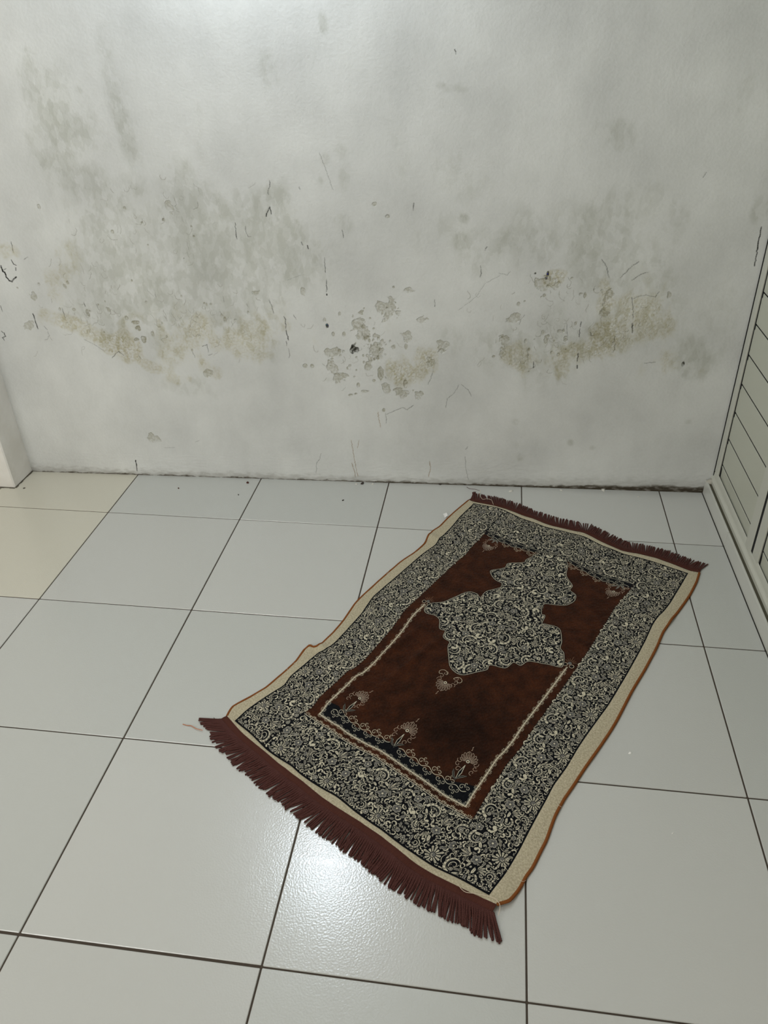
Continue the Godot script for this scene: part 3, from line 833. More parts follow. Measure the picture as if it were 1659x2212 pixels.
func struct_root(called: String, label: String) -> Node3D:
	var o := Node3D.new()
	o.name = called
	add_child(o)
	o.set_meta("kind", "structure")
	o.set_meta("label", label)
	return o


func box_mesh(lo: Vector3, hi: Vector3, bevel := 0.0) -> ArrayMesh:
	var st := SurfaceTool.new()
	st.begin(Mesh.PRIMITIVE_TRIANGLES)
	add_box(st, lo, hi, bevel)
	return st.commit()


func quad(st: SurfaceTool, a: Vector3, b: Vector3, c: Vector3, d: Vector3, n: Vector3) -> void:
	var p := [a, b, c, d]
	if (b - a).cross(c - a).dot(n) > 0.0:      # front faces run clockwise
		p = [a, d, c, b]
	st.set_normal(n)
	for i in [0, 1, 2, 0, 2, 3]:
		st.add_vertex(p[i])


# a box with chamfered edges: six faces, twelve edge strips, eight corner triangles
func add_box(st: SurfaceTool, lo: Vector3, hi: Vector3, e: float) -> void:
	var c := (lo + hi) * 0.5
	var s := (hi - lo) * 0.5
	var ax := [Vector3.RIGHT, Vector3.UP, Vector3.BACK]
	for i in 3:
		var u: Vector3 = ax[(i + 1) % 3]
		var v: Vector3 = ax[(i + 2) % 3]
		var su := s[(i + 1) % 3] - e
		var sv := s[(i + 2) % 3] - e
		for g in [-1.0, 1.0]:
			var f: Vector3 = c + ax[i] * s[i] * g
			quad(st, f - u * su - v * sv, f + u * su - v * sv, f + u * su + v * sv, f - u * su + v * sv, ax[i] * g)
	if e <= 0.0:
		return
	for i in 3:
		var j := (i + 1) % 3
		var k := (i + 2) % 3
		for gj in [-1.0, 1.0]:
			for gk in [-1.0, 1.0]:
				var a: Vector3 = c + ax[j] * s[j] * gj + ax[k] * (s[k] - e) * gk
				var b: Vector3 = c + ax[j] * (s[j] - e) * gj + ax[k] * s[k] * gk
				var l: Vector3 = ax[i] * (s[i] - e)
				quad(st, a - l, a + l, b + l, b - l, (ax[j] * gj + ax[k] * gk).normalized())
	for gx in [-1.0, 1.0]:
		for gy in [-1.0, 1.0]:
			for gz in [-1.0, 1.0]:
				var q := Vector3(gx, gy, gz)
				var p := [c + q * Vector3(s.x, s.y - e, s.z - e), c + q * Vector3(s.x - e, s.y, s.z - e), c + q * Vector3(s.x - e, s.y - e, s.z)]
				if (p[1] - p[0]).cross(p[2] - p[0]).dot(q) > 0.0:
					p = [p[0], p[2], p[1]]
				st.set_normal(q.normalized())
				for v in p:
					st.add_vertex(v)


# indexed grid of rows x columns; faces look along +y of the normals given
func grid_mesh(v: PackedVector3Array, n: PackedVector3Array, uv: PackedVector2Array, cols: int, rows: int, skip := PackedByteArray()) -> ArrayMesh:
	var idx := PackedInt32Array()
	for j in rows - 1:
		for i in cols - 1:
			if skip.size() and skip[j * cols + i]:
				continue
			var a := j * cols + i
			var mid := n[a] + n[a + 1] + n[a + cols] + n[a + cols + 1]
			if (v[a + cols + 1] - v[a]).cross(v[a + cols] - v[a + 1]).dot(mid) < 0.0:      # front faces run clockwise
				idx.append_array([a, a + 1, a + cols, a + 1, a + cols + 1, a + cols])
			else:
				idx.append_array([a, a + cols, a + 1, a + 1, a + cols, a + cols + 1])
	# keep only the points that are used
	var to := PackedInt32Array()
	to.resize(v.size())
	to.fill(-1)
	var v2 := PackedVector3Array()
	var n2 := PackedVector3Array()
	var uv2 := PackedVector2Array()
	for k in idx.size():
		var o := idx[k]
		if to[o] < 0:
			to[o] = v2.size()
			v2.append(v[o])
			n2.append(n[o])
			if uv.size():
				uv2.append(uv[o])
		idx[k] = to[o]
	var arrays := []
	arrays.resize(Mesh.ARRAY_MAX)
	arrays[Mesh.ARRAY_VERTEX] = v2
	arrays[Mesh.ARRAY_NORMAL] = n2
	if uv2.size():
		arrays[Mesh.ARRAY_TEX_UV] = uv2
	arrays[Mesh.ARRAY_INDEX] = idx
	var m := ArrayMesh.new()
	m.add_surface_from_arrays(Mesh.PRIMITIVE_TRIANGLES, arrays)
	return m


func grid_normals(v: PackedVector3Array, cols: int, rows: int) -> PackedVector3Array:
	var n := PackedVector3Array()
	n.resize(v.size())
	for j in rows:
		for i in cols:
			var a := v[j * cols + mini(i + 1, cols - 1)] - v[j * cols + maxi(i - 1, 0)]
			var b := v[mini(j + 1, rows - 1) * cols + i] - v[maxi(j - 1, 0) * cols + i]
			var c := b.cross(a)
			if c.y < 0.0:
				c = -c
			n[j * cols + i] = c.normalized() if c.length() > 1e-12 else Vector3.UP
	return n


# a rope or thread along points; lobes > 0 gives it that many twisted plies
func rope(into: Dictionary, p: PackedVector3Array, r: float, sides: int, lobes: int, pitch: float, phase := 0.0) -> void:
	var n := p.size()
	var base: int = into.v.size()
	var up := Vector3.UP
	var run := 0.0
	for i in n:
		var t := (p[mini(i + 1, n - 1)] - p[maxi(i - 1, 0)]).normalized()
		var side := t.cross(up)
		if side.length() < 0.05:
			side = t.cross(Vector3.RIGHT)
		side = side.normalized()
		var over := side.cross(t)
		if i > 0:
			run += p[i].distance_to(p[i - 1])
		var tw := phase + run / pitch * TAU
		var end := 1.0
		if i == 0 or i == n - 1:
			end = 0.25
		for k in sides:
			var a := TAU * k / sides
			var q := r * end
			if lobes > 0:
				q *= 0.78 + 0.34 * absf(cos((a - tw) * lobes * 0.5))
			var dir := side * cos(a) + over * sin(a)
			into.v.append(p[i] + dir * q)
			var lean := 0.0
			if lobes > 0:
				lean = 0.85 * sin((a - tw) * lobes) * 0.5 * lobes
			into.n.append((dir + (side * -sin(a) + over * cos(a)) * lean).normalized())
	for i in n - 1:
		for k in sides:
			var a := base + i * sides + k
			var b := base + i * sides + (k + 1) % sides
			into.i.append_array([a, b, a + sides, b, b + sides, a + sides])


func rope_bag() -> Dictionary:
	return {"v": PackedVector3Array(), "n": PackedVector3Array(), "i": PackedInt32Array()}


func rope_mesh(bag: Dictionary) -> ArrayMesh:
	var arrays := []
	arrays.resize(Mesh.ARRAY_MAX)
	arrays[Mesh.ARRAY_VERTEX] = bag.v
	arrays[Mesh.ARRAY_NORMAL] = bag.n
	arrays[Mesh.ARRAY_INDEX] = bag.i
	var m := ArrayMesh.new()
	m.add_surface_from_arrays(Mesh.PRIMITIVE_TRIANGLES, arrays)
	return m


# turned shape: (radius, height) pairs round the y axis
func lathe(profile: PackedVector2Array, sides: int) -> ArrayMesh:
	var v := PackedVector3Array()
	var n := PackedVector3Array()
	for j in profile.size():
		var t := profile[mini(j + 1, profile.size() - 1)] - profile[maxi(j - 1, 0)]
		for k in sides + 1:
			var a := TAU * k / sides
			v.append(Vector3(cos(a) * profile[j].x, profile[j].y, sin(a) * profile[j].x))
			n.append(Vector3(cos(a) * t.y, -t.x, sin(a) * t.y).normalized())
	return grid_mesh(v, n, PackedVector2Array(), sides + 1, profile.size())


# a profile in the (x, y) plane drawn out along z
func drawn(profile: PackedVector2Array, z0: float, z1: float) -> ArrayMesh:
	var st := SurfaceTool.new()
	st.begin(Mesh.PRIMITIVE_TRIANGLES)
	var n := profile.size()
	var mid := Vector2.ZERO
	for p in profile:
		mid += p / n
	for i in n:
		var a := profile[i]
		var b := profile[(i + 1) % n]
		var e := (b - a).orthogonal().normalized()
		var o := Vector3(e.x, e.y, 0)
		if Geometry2D.is_point_in_polygon((a + b) * 0.5 + e * 0.0004, profile):
			o = -o
		quad(st, Vector3(a.x, a.y, z0), Vector3(b.x, b.y, z0), Vector3(b.x, b.y, z1), Vector3(a.x, a.y, z1), o)
	var tri := Geometry2D.triangulate_polygon(profile)
	for z in [z0, z1]:
		var o := Vector3(0, 0, -1 if z == z0 else 1)
		for i in range(0, tri.size(), 3):
			var p := [Vector3(profile[tri[i]].x, profile[tri[i]].y, z), Vector3(profile[tri[i + 1]].x, profile[tri[i + 1]].y, z), Vector3(profile[tri[i + 2]].x, profile[tri[i + 2]].y, z)]
			if (p[1] - p[0]).cross(p[2] - p[0]).dot(o) > 0.0:
				p = [p[0], p[2], p[1]]
			st.set_normal(o)
			for q in p:
				st.add_vertex(q)
	return st.commit()


# ---------------------------------------------------------------- materials
func plain(c: Color, rough := 0.6, metal := 0.0, spec := 0.5) -> StandardMaterial3D:
	var m := StandardMaterial3D.new()
	m.albedo_color = c
	m.roughness = rough
	m.metallic = metal
	m.metallic_specular = spec
	return m


func noise_texture(freq: float, octaves: int, seed_no: int, size: int, as_normal := false, strength := 4.0, ramp: Gradient = null) -> NoiseTexture2D:
	var t := NoiseTexture2D.new()
	var n := FastNoiseLite.new()
	n.seed = seed_no
	n.frequency = freq
	n.fractal_octaves = octaves
	t.width = size
	t.height = size
	t.seamless = true
	t.as_normal_map = as_normal
	t.bump_strength = strength
	t.noise = n
	if ramp:
		t.color_ramp = ramp
	return t


func two_tone(a: Color, b: Color) -> Gradient:
	var g := Gradient.new()
	g.set_color(0, a)
	g.set_color(1, b)
	return g


func triplanar(m: StandardMaterial3D, per_metre: float) -> StandardMaterial3D:
	m.uv1_triplanar = true
	m.uv1_world_triplanar = true
	m.uv1_scale = Vector3.ONE * per_metre
	return m


# ---------------------------------------------------------------- the rug's shape
class Edge:
	var p := PackedVector2Array()
	var t := PackedFloat32Array()

	func _init(list: Array) -> void:
		var run := 0.0
		for i in range(0, list.size(), 2):
			p.append(Vector2(list[i], list[i + 1]))
			if p.size() > 1:
				run += p[-1].distance_to(p[-2])
			t.append(run)
		for i in t.size():
			t[i] /= run

	func at(s: float) -> Vector2:
		var i := clampi(t.bsearch(s) - 1, 0, t.size() - 2)
		var k := clampf((s - t[i]) / (t[i + 1] - t[i]), 0.0, 1.0)
		var a := p[maxi(i - 1, 0)]
		var b := p[mini(i + 2, p.size() - 1)]
		var soft := p[i].cubic_interpolate(p[i + 1], a, b, k)
		return p[i].lerp(p[i + 1], k).lerp(soft, 0.6)


var lo: Edge
var li: Edge
var ro: Edge
var ri: Edge
var bo: Edge
var bi: Edge
var to: Edge
var ti: Edge
var ripple := FastNoiseLite.new()


func lift(q: Vector2) -> float:
	var y := 0.0045
	for r in RIDGES:
		var d := q - Vector2(r[0], r[1])
		var e := Vector2(r[2], r[3])
		var a: float = d.dot(e) / r[4]
		var b: float = d.dot(Vector2(-e.y, e.x)) / r[5]
		if a * a + b * b < 9.0:
			y += r[6] * exp(-a * a - b * b)
	return y + 0.0011 * (ripple.get_noise_2d(q.x, q.y) + 0.5 * ripple.get_noise_2d(q.x * 2.3 + 7.0, q.y * 2.3))


func cloth(u: float, v: float) -> Vector3:
	var q := bi.at(u) * (1 - v) + ti.at(u) * v + li.at(v) * (1 - u) + ri.at(v) * u
	q -= bi.p[0] * (1 - u) * (1 - v) + bi.p[-1] * u * (1 - v) + ti.p[0] * (1 - u) * v + ti.p[-1] * u * v
	return Vector3(q.x, lift(q), q.y)


func spread(list: Array, counts: Array) -> PackedFloat32Array:
	var o := PackedFloat32Array()
	for k in counts.size():
		for i in counts[k]:
			o.append(lerpf(list[k], list[k + 1], float(i) / counts[k]))
	o.append(list[-1])
	return o


func strip_mesh(a: Edge, b: Edge, n: int, across: int, puff: float) -> ArrayMesh:
	var v := PackedVector3Array()
	var uv := PackedVector2Array()
	for j in n + 1:
		for i in across + 1:
			var s := float(i) / across
			var q := a.at(float(j) / n).lerp(b.at(float(j) / n), s)
			v.append(Vector3(q.x, lift(q) + puff * sin(PI * s) - 0.0008 * s, q.y))
			uv.append(Vector2(s, float(j) / n))
	return grid_mesh(v, grid_normals(v, across + 1, n + 1), uv, across + 1, n + 1)


func outward(e: Edge, s: float, hand: float) -> Vector2:
	var d := (e.at(minf(s + 0.01, 1.0)) - e.at(maxf(s - 0.01, 0.0))).normalized()
	return Vector2(d.y, -d.x) * hand


func build_rug() -> void:
	lo = Edge.new(C_LO)
	li = Edge.new(C_LI)
	ro = Edge.new(C_RO)
	ri = Edge.new(C_RI)
	bo = Edge.new(C_BO)
	bi = Edge.new(C_BI)
	to = Edge.new(C_TO)
	ti = Edge.new(C_TI)
	ripple.seed = 3
	ripple.frequency = 9.0
	ripple.fractal_octaves = 2
	var rug := thing("prayer_rug", "brown and black patterned prayer rug with maroon fringes lying askew on the white tiles", "rug")
	var pile := plain(Color.WHITE, 0.95, 0.0, 0.15)
	pile.albedo_texture = ImageTexture.create_from_image(rug_print())
	pile.texture_repeat = false
	pile.rim_enabled = true
	pile.rim = 0.12
	pile.rim_tint = 0.4
	pile.normal_enabled = true
	pile.normal_texture = noise_texture(0.16, 2, 61, 512, true, 3.0)
	pile.normal_scale = 0.35
	var us := spread([0.0, 0.157, 0.84, 1.0], [18, 76, 18])
	var vs := spread([0.0, 0.111, 0.889, 1.0], [22, 148, 20])
	var cols := us.size()
	var rows := vs.size()
	var v := PackedVector3Array()
	var uv := PackedVector2Array()
	for j in rows:
		for i in cols:
			v.append(cloth(us[i], vs[j]))
			uv.append(Vector2(us[i], 1.0 - vs[j]))
	var n := grid_normals(v, cols, rows)
	var in_field := PackedByteArray()
	var in_border := PackedByteArray()
	in_field.resize(v.size())
	in_border.resize(v.size())
	for j in rows:
		for i in cols:
			var mid := i >= 18 and i < 94 and j >= 22 and j < 170
			in_field[j * cols + i] = 0 if mid else 1
			in_border[j * cols + i] = 1 if mid else 0
	part("centre_field", grid_mesh(v, n, uv, cols, rows, in_field), pile, rug)
	part("patterned_border", grid_mesh(v, n, uv, cols, rows, in_border), pile, rug)
	var under := v.duplicate()
	for i in under.size():
		under[i].y -= 0.0034
		n[i] = -n[i]
	part("backing", grid_mesh(under, n, PackedVector2Array(), cols, rows), plain(Color8(120, 96, 70), 0.95), rug)
	var velvet := plain(Color.WHITE, 0.9, 0.0, 0.2)
	velvet.albedo_texture = noise_texture(0.05, 4, 64, 512, false, 1.0, two_tone(Color8(158, 147, 122), Color8(204, 194, 168)))
	velvet.normal_enabled = true
	velvet.normal_texture = noise_texture(0.12, 3, 65, 512, true, 5.0)
	velvet.normal_scale = 0.5
	velvet.rim_enabled = true
	velvet.rim = 0.25
	velvet.rim_tint = 0.3
	triplanar(velvet, 7.0)
	part("selvedge_strip", strip_mesh(lo, li, 200, 6, 0.0007), velvet, rug)
	part("selvedge_strip", strip_mesh(ri, ro, 200, 6, 0.0007), velvet, rug)
	part("end_strip", strip_mesh(bo, bi, 160, 4, 0.0009), velvet, rug)
	part("end_strip", strip_mesh(ti, to, 160, 4, 0.0009), velvet, rug)
	# overlocked edges in orange-brown yarn
	var yarn := plain(Color8(126, 74, 36), 0.85, 0.0, 0.25)
	for e in [[lo, 1.0], [ro, -1.0]]:
		var bag := rope_bag()
		var line := PackedVector3Array()
		var m := 720
		for k in m + 1:
			var s := float(k) / m
			var q: Vector2 = e[0].at(s) + outward(e[0], s, -e[1]) * 0.0012
			line.append(Vector3(q.x, maxf(lift(q) - 0.0016, 0.0029), q.y))
		rope(bag, line, 0.0033, 8, 0, 1.0)
		for k in bag.v.size():
			var ring: int = k / 8
			var c: Vector3 = line[ring]
			var d: Vector3 = bag.v[k] - c
			d.y *= 0.8
			bag.v[k] = c + d * (1.0 + (0.13 if ring % 2 == 0 else -0.10))
		var b := part("overlocked_edge", rope_mesh(bag), yarn, rug)
		b.set_meta("label", "orange brown overlock stitched edge")
	build_fringes(rug)
	build_threads(rug)


func build_fringes(rug: Node3D) -> void:
	var cord := plain(Color8(76, 43, 38), 0.72, 0.0, 0.3)
	cord.rim_enabled = true
	cord.rim = 0.15
	cord.rim_tint = 0.6
	var braid := plain(Color8(78, 42, 33), 0.75, 0.0, 0.3)
	var wander := FastNoiseLite.new()
	wander.seed = 17
	wander.frequency = 1.0
	for which in 2:
		var near := which == 0
		var e: Edge = bo if near else to
		var hand := -1.0 if near else 1.0
		var deep := 0.0165 if near else 0.015
		# ribbed heading
		var ribs := 330
		var v := PackedVector3Array()
		var along := ribs * 5
		for j in along + 1:
			var s := float(j) / along
			var o := outward(e, s, hand)
			var rib := absf(sin(PI * j / 5.0))
			for i in 5:
				var a := i / 4.0
				var q := e.at(s) + o * (a * deep - 0.001) + Vector2(-o.y, o.x) * a * 0.002
				v.append(Vector3(q.x, maxf(lift(q) - 0.0012 * a, 0.0032) + 0.0009 * rib + 0.0010 * sin(PI * minf(a * 1.1, 1.0)), q.y))
		var nn := grid_normals(v, 5, along + 1)
		var fringe := part("fringe", grid_mesh(v, nn, PackedVector2Array(), 5, along + 1), braid, rug)
		fringe.set_meta("label", "twisted maroon cord fringe with ribbed heading on the near end" if near else "maroon cord fringe on the end by the wall")
		var count := 290 if near else 260
		var turn := PackedFloat32Array()
		var bag := rope_bag()
		for k in count:
			var s := (k + 0.5) / count
			var o := outward(e, s, hand)
			# the lie of the cords, degrees away from straight out
			var lie := 0.0
			if near:
				lie = -14.0 - 28.0 * (1.0 - smoothstep(0.0, 0.2, s)) + 26.0 * smoothstep(0.42, 0.7, s) + 14.0 * smoothstep(0.8, 0.97, s) + 12.0 * smoothstep(0.985, 1.0, s)
			else:
				lie = -22.0 + 22.0 * smoothstep(0.3, 0.9, s) + 26.0 * smoothstep(0.93, 1.0, s)
			lie += wander.get_noise_1d(s * 23.0) * 12.0 + wander.get_noise_1d(s * 70.0 + 40.0) * 6.0 + rng.randf_range(-1.2, 1.2)
			if near and rng.randf() < 0.03:
				lie += rng.randf_range(-16.0, 16.0)
			var sign_turn := -1.0
			var d := o.rotated(deg_to_rad(lie * sign_turn))
			if not near:
				d = o.rotated(deg_to_rad(lie))
			var bend := deg_to_rad((wander.get_noise_1d(s * 34.0 + 90.0) * 40.0 + rng.randf_range(-7.0, 7.0)) * sign_turn)
			var long := (0.0545 if near else 0.046) * (1.0 + 0.10 * wander.get_noise_1d(s * 30.0 + 11.0)) + rng.randf_range(-0.0025, 0.002)
			var upper := k % 2
			var q := e.at(s) + o * (deep - 0.0035)
			var p := PackedVector3Array()
			var steps := int(long / (0.0015 if near else 0.003))
			for i in steps + 1:
				var t := float(i) / steps
				var y := lerpf(maxf(lift(q) - 0.0006, 0.0036), 0.0019 + upper * 0.0021 * (1.0 - t * 0.35), smoothstep(0.0, 0.42, t))
				p.append(Vector3(q.x, y, q.y))
				q += d.rotated(bend * t) * long / steps
			if near:
				var one := rope_bag()
				rope(one, p, 0.00190, 10, 2, 0.0068, rng.randf() * TAU)
				part("fringe_cord", rope_mesh(one), cord, fringe)
			else:
				rope(bag, p, 0.0018, 6, 0, 1.0)
		if not near:
			var rest := part("fringe_cords", rope_mesh(bag), cord, fringe)
			rest.set_meta("kind", "stuff")


func build_threads(rug: Node3D) -> void:
	var colours := {"orange": Color8(190, 120, 84), "dark": Color8(40, 24, 22), "cream": Color8(206, 190, 168), "maroon": Color8(84, 40, 44)}
	for t in THREADS:
		var list: Array = t[1]
		var e := Edge.new(list)
		var p := PackedVector3Array()
		for k in 31:
			var q := e.at(k / 30.0)
			var y := lift(q) + 0.0032 if t[0] == "cream" else 0.0010 + 0.002 * k / 30.0
			p.append(Vector3(q.x, y, q.y))
		var bag := rope_bag()
		rope(bag, p, 0.0006 if t[0] != "orange" else 0.0009, 5, 0, 1.0)
		var o := part("loose_thread", rope_mesh(bag), plain(colours[t[0]], 0.8), rug)
		o.set_meta("label", {"orange": "frayed orange loose thread", "dark": "short dark loose thread", "cream": "long pale loose thread", "maroon": "dark maroon loose thread"}[t[0]])
	var hair := plain(Color8(214, 204, 182), 0.8)
	var r := RandomNumberGenerator.new()
	r.seed = 8
	for k in 30:
		var right := k % 3 != 0
		var s := r.randf_range(0.04, 0.7)
		var inner := ri if right else li
		var outer := ro if right else lo
		var q := inner.at(s).lerp(outer.at(s), r.randf_range(0.2, 0.95))
		var a := r.randf() * TAU
		var b := r.randf_range(-2.6, 2.6)
		var l := r.randf_range(0.012, 0.028)
		var p := PackedVector3Array()
		for i in 11:
			p.append(Vector3(q.x, lift(q) + 0.0012 + 0.0012 * sin(PI * i / 10.0), q.y))
			q += Vector2.from_angle(a + b * i / 10.0) * l / 10.0
		var bag := rope_bag()
		rope(bag, p, 0.00028, 4, 0, 1.0)
		part("stray_fibre", rope_mesh(bag), hair, rug)
	# the care label peeping out of the long edge
	var c := []
	for i in range(0, 8, 2):
		c.append(Vector2(TAG[i], TAG[i + 1]))
	var v := PackedVector3Array()
	for j in 5:
		for i in 7:
			var q: Vector2 = c[0].lerp(c[1], i / 6.0).lerp(c[3].lerp(c[2], i / 6.0), j / 4.0)
			v.append(Vector3(q.x, 0.0012 + 0.003 * i / 6.0 + 0.0006 * sin(i * 1.1 + j), q.y))
	var tag_mesh := grid_mesh(v, grid_normals(v, 7, 5), PackedVector2Array(), 7, 5)
	var tag := part("care_label", tag_mesh, plain(Color8(226, 224, 220), 0.7), rug)
	tag.set_meta("label", "small white fabric care label")


# ---------------------------------------------------------------- the room
func build_floor() -> void:
	var floor_root := struct_root("floor", "floor of large glossy pale grey ceramic tiles with thin dark joints")
	var grout := plain(Color8(70, 60, 50), 0.9)
	part("grout_bed", box_mesh(Vector3(-1.8, -0.10, -0.45), Vector3(2.3, -0.0022, 3.5)), grout, floor_root)
	var peel := noise_texture(0.12, 2, 71, 512, true, 2.2)
	var mats := []
	for c in [Color8(192, 192, 187), Color8(195, 195, 190), Color8(189, 190, 185), Color8(202, 198, 183)]:
		var m := plain(c, 0.215, 0.0, 1.0)
		m.normal_enabled = true
		m.normal_texture = peel
		m.normal_scale = 0.12
		triplanar(m, 3.1)
		mats.append(m)
	var gap := 0.0017
	var cache := {}
	for row in range(-1, 8):
		for col in range(-4, 5):
			var z0 := row * TILE + gap
			var z1 := (row + 1) * TILE - gap
			var x0 := col * TILE + gap
			var x1 := (col + 1) * TILE - gap
			if col <= 1 and row == 2:
				z1 -= 0.0012
			if col <= 1 and row == 3:
				z0 += 0.0008
			if col == -4:
				x0 = maxf(x0, -1.75)
			var mid := Vector3((x0 + x1) * 0.5, 0, (z0 + z1) * 0.5)
			var half := Vector3((x1 - x0) * 0.5, 0, (z1 - z0) * 0.5)
			var key := "%.4f %.4f" % [half.x, half.z]
			if not cache.has(key):
				cache[key] = box_mesh(Vector3(-half.x, -0.008, -half.z), Vector3(half.x, 0.0, half.z), 0.0011)
			var warm := col < 0 and row < 1 and row >= -1
			var t := part("tile", cache[key], mats[3] if warm else mats[rng.randi() % 3], floor_root, mid)
			t.rotation = Vector3(rng.randf_range(-0.0009, 0.0009), 0, rng.randf_range(-0.0009, 0.0009))
			if warm:
				t.set_meta("label", "cream tinted tile")


func build_walls() -> void:
	var pics := wall_pictures()
	var plaster := plain(Color.WHITE, 0.85, 0.0, 0.25)
	plaster.albedo_texture = ImageTexture.create_from_image(pics[0])
	var bump: Image = pics[1]
	bump.bump_map_to_normal_map(5.0)
	plaster.normal_enabled = true
	plaster.normal_texture = ImageTexture.create_from_image(bump)
	plaster.normal_scale = 1.0
	plaster.texture_repeat = false
	# the stained wall runs a little askew to the tiles
	var st := SurfaceTool.new()
	st.begin(Mesh.PRIMITIVE_TRIANGLES)
	var face := func(x: float) -> float: return -0.2443 - 0.02954 * x
	var xa := -1.75
	var xb := 2.35
	var far := -0.50
	var n := Vector3(0.02954, 0, 1).normalized()
	var corners := [Vector3(xa, 0, face.call(xa)), Vector3(xb, 0, face.call(xb)), Vector3(xb, 2.7, face.call(xb)), Vector3(xa, 2.7, face.call(xa))]
	st.set_normal(n)
	for i in [0, 2, 1, 0, 3, 2]:
		var p: Vector3 = corners[i]
		st.set_uv(Vector2((p.x - WALL_LEFT) / WALL_WIDE, 1.0 - p.y / WALL_HIGH))
		st.set_normal(n)
		st.add_vertex(p)
	st.set_uv(Vector2(0.5, 0.1))
	quad(st, Vector3(xa, 0, far), Vector3(xb, 0, far), Vector3(xb, 2.7, far), Vector3(xa, 2.7, far), Vector3(0, 0, -1))
	quad(st, corners[0], Vector3(xa, 0, far), Vector3(xa, 2.7, far), corners[3], Vector3(-1, 0, 0))
	quad(st, corners[1], Vector3(xb, 0, far), Vector3(xb, 2.7, far), corners[2], Vector3(1, 0, 0))
	quad(st, corners[3], corners[2], Vector3(xb, 2.7, far), Vector3(xa, 2.7, far), Vector3(0, 1, 0))
	quad(st, corners[0], corners[1], Vector3(xb, 0, far), Vector3(xa, 0, far), Vector3(0, -1, 0))
	struct("wall_back", st.commit(), plaster, "damp stained white plaster wall with flaking paint and mildew patches")

	var paint := plain(Color.WHITE, 0.8, 0.0, 0.3)
	paint.albedo_texture = noise_texture(0.008, 4, 81, 512, false, 1.0, two_tone(Color8(196, 192, 182), Color8(216, 213, 206)))
	paint.normal_enabled = true
	paint.normal_texture = noise_texture(0.05, 4, 82, 512, true, 3.0)
	paint.normal_scale = 0.3
	triplanar(paint, 1.3)
	var stub_paint: StandardMaterial3D = paint.duplicate()
	stub_paint.albedo_texture = noise_texture(0.008, 4, 83, 512, false, 1.0, two_tone(Color8(218, 214, 206), Color8(236, 233, 228)))
	var stub := struct_root("wall_left", "white painted return of the wall at the alcove corner")
	part("plaster", box_mesh(Vector3(-1.75, 0, -0.30), Vector3(-0.3975, 2.7, -0.116), 0.004), stub_paint, stub)
	var soil := plain(Color8(92, 86, 74), 0.95)
	var sr := RandomNumberGenerator.new()
	sr.seed = 12
	for k in 9:          # dirt that has gathered along its foot
		var z := -0.118 - k * 0.0155
		var d := sr.randf_range(0.0012, 0.0045)
		part("dirt_line", box_mesh(Vector3(-0.3985, 0.0, z - 0.0155), Vector3(-0.3975 + d, sr.randf_range(0.0012, 0.003), z), 0.0004), soil, stub)
	for k in 6:
		part("dirt_line", box_mesh(Vector3(-0.398 - (k + 1) * 0.02, 0.0, -0.117), Vector3(-0.398 - k * 0.02, sr.randf_range(0.0012, 0.0025), -0.116 + sr.randf_range(0.001, 0.0035)), 0.0004), soil, stub)
	struct("wall_side", box_mesh(Vector3(-1.95, 0, -0.50), Vector3(-1.75, 2.7, 3.5)), paint, "plain white wall on the far left side")
	struct("wall_right", box_mesh(Vector3(2.03, 2.18, -0.50), Vector3(2.3, 2.7, 3.5)), paint, "white wall above the louvred door")
	struct("wall_right_front", box_mesh(Vector3(1.985, 0, 0.80), Vector3(2.3, 2.7, 3.5)), paint, "white wall beside the louvred door")
	struct("wall_outer", box_mesh(Vector3(2.32, 0, -0.50), Vector3(2.42, 2.7, 3.5)), paint, "outer wall behind the louvred door")
	struct("ceiling", box_mesh(Vector3(-1.95, 2.7, -0.50), Vector3(2.42, 2.85, 3.7)), plain(Color8(218, 217, 212), 0.85), "plain white ceiling")
	# the wall behind the viewer, with the window that lets the day in
	var rear := struct_root("wall_rear", "white wall with a window opposite the stained wall")
	part("wall_below", box_mesh(Vector3(-1.95, 0, 3.5), Vector3(2.42, 0.9, 3.7)), paint, rear)
	part("wall_above", box_mesh(Vector3(-1.95, 2.2, 3.5), Vector3(2.42, 2.7, 3.7)), paint, rear)
	part("wall_beside", box_mesh(Vector3(-1.95, 0.9, 3.5), Vector3(-1.45, 2.2, 3.7)), paint, rear)
	part("wall_beside", box_mesh(Vector3(0.15, 0.9, 3.5), Vector3(2.42, 2.2, 3.7)), paint, rear)
	var win := struct_root("window_1", "white framed window in the rear wall")
	var white := plain(Color8(220, 220, 216), 0.4)
	for q in [[Vector3(-1.45, 0.9, 3.56), Vector3(-1.40, 2.2, 3.62)], [Vector3(0.10, 0.9, 3.56), Vector3(0.15, 2.2, 3.62)], [Vector3(-1.40, 0.9, 3.56), Vector3(0.10, 0.95, 3.62)], [Vector3(-1.40, 2.15, 3.56), Vector3(0.10, 2.2, 3.62)], [Vector3(-0.675, 0.95, 3.56), Vector3(-0.625, 2.15, 3.62)]]:
		part("frame", box_mesh(q[0], q[1], 0.003), white, win)
	var glass := plain(Color(0.9, 0.95, 0.95, 0.08), 0.02)
	glass.transparency = BaseMaterial3D.TRANSPARENCY_ALPHA
	part("pane", box_mesh(Vector3(-1.40, 0.95, 3.588), Vector3(-0.675, 2.15, 3.592)), glass, win)
	part("pane", box_mesh(Vector3(-0.625, 0.95, 3.588), Vector3(0.10, 2.15, 3.592)), glass, win)


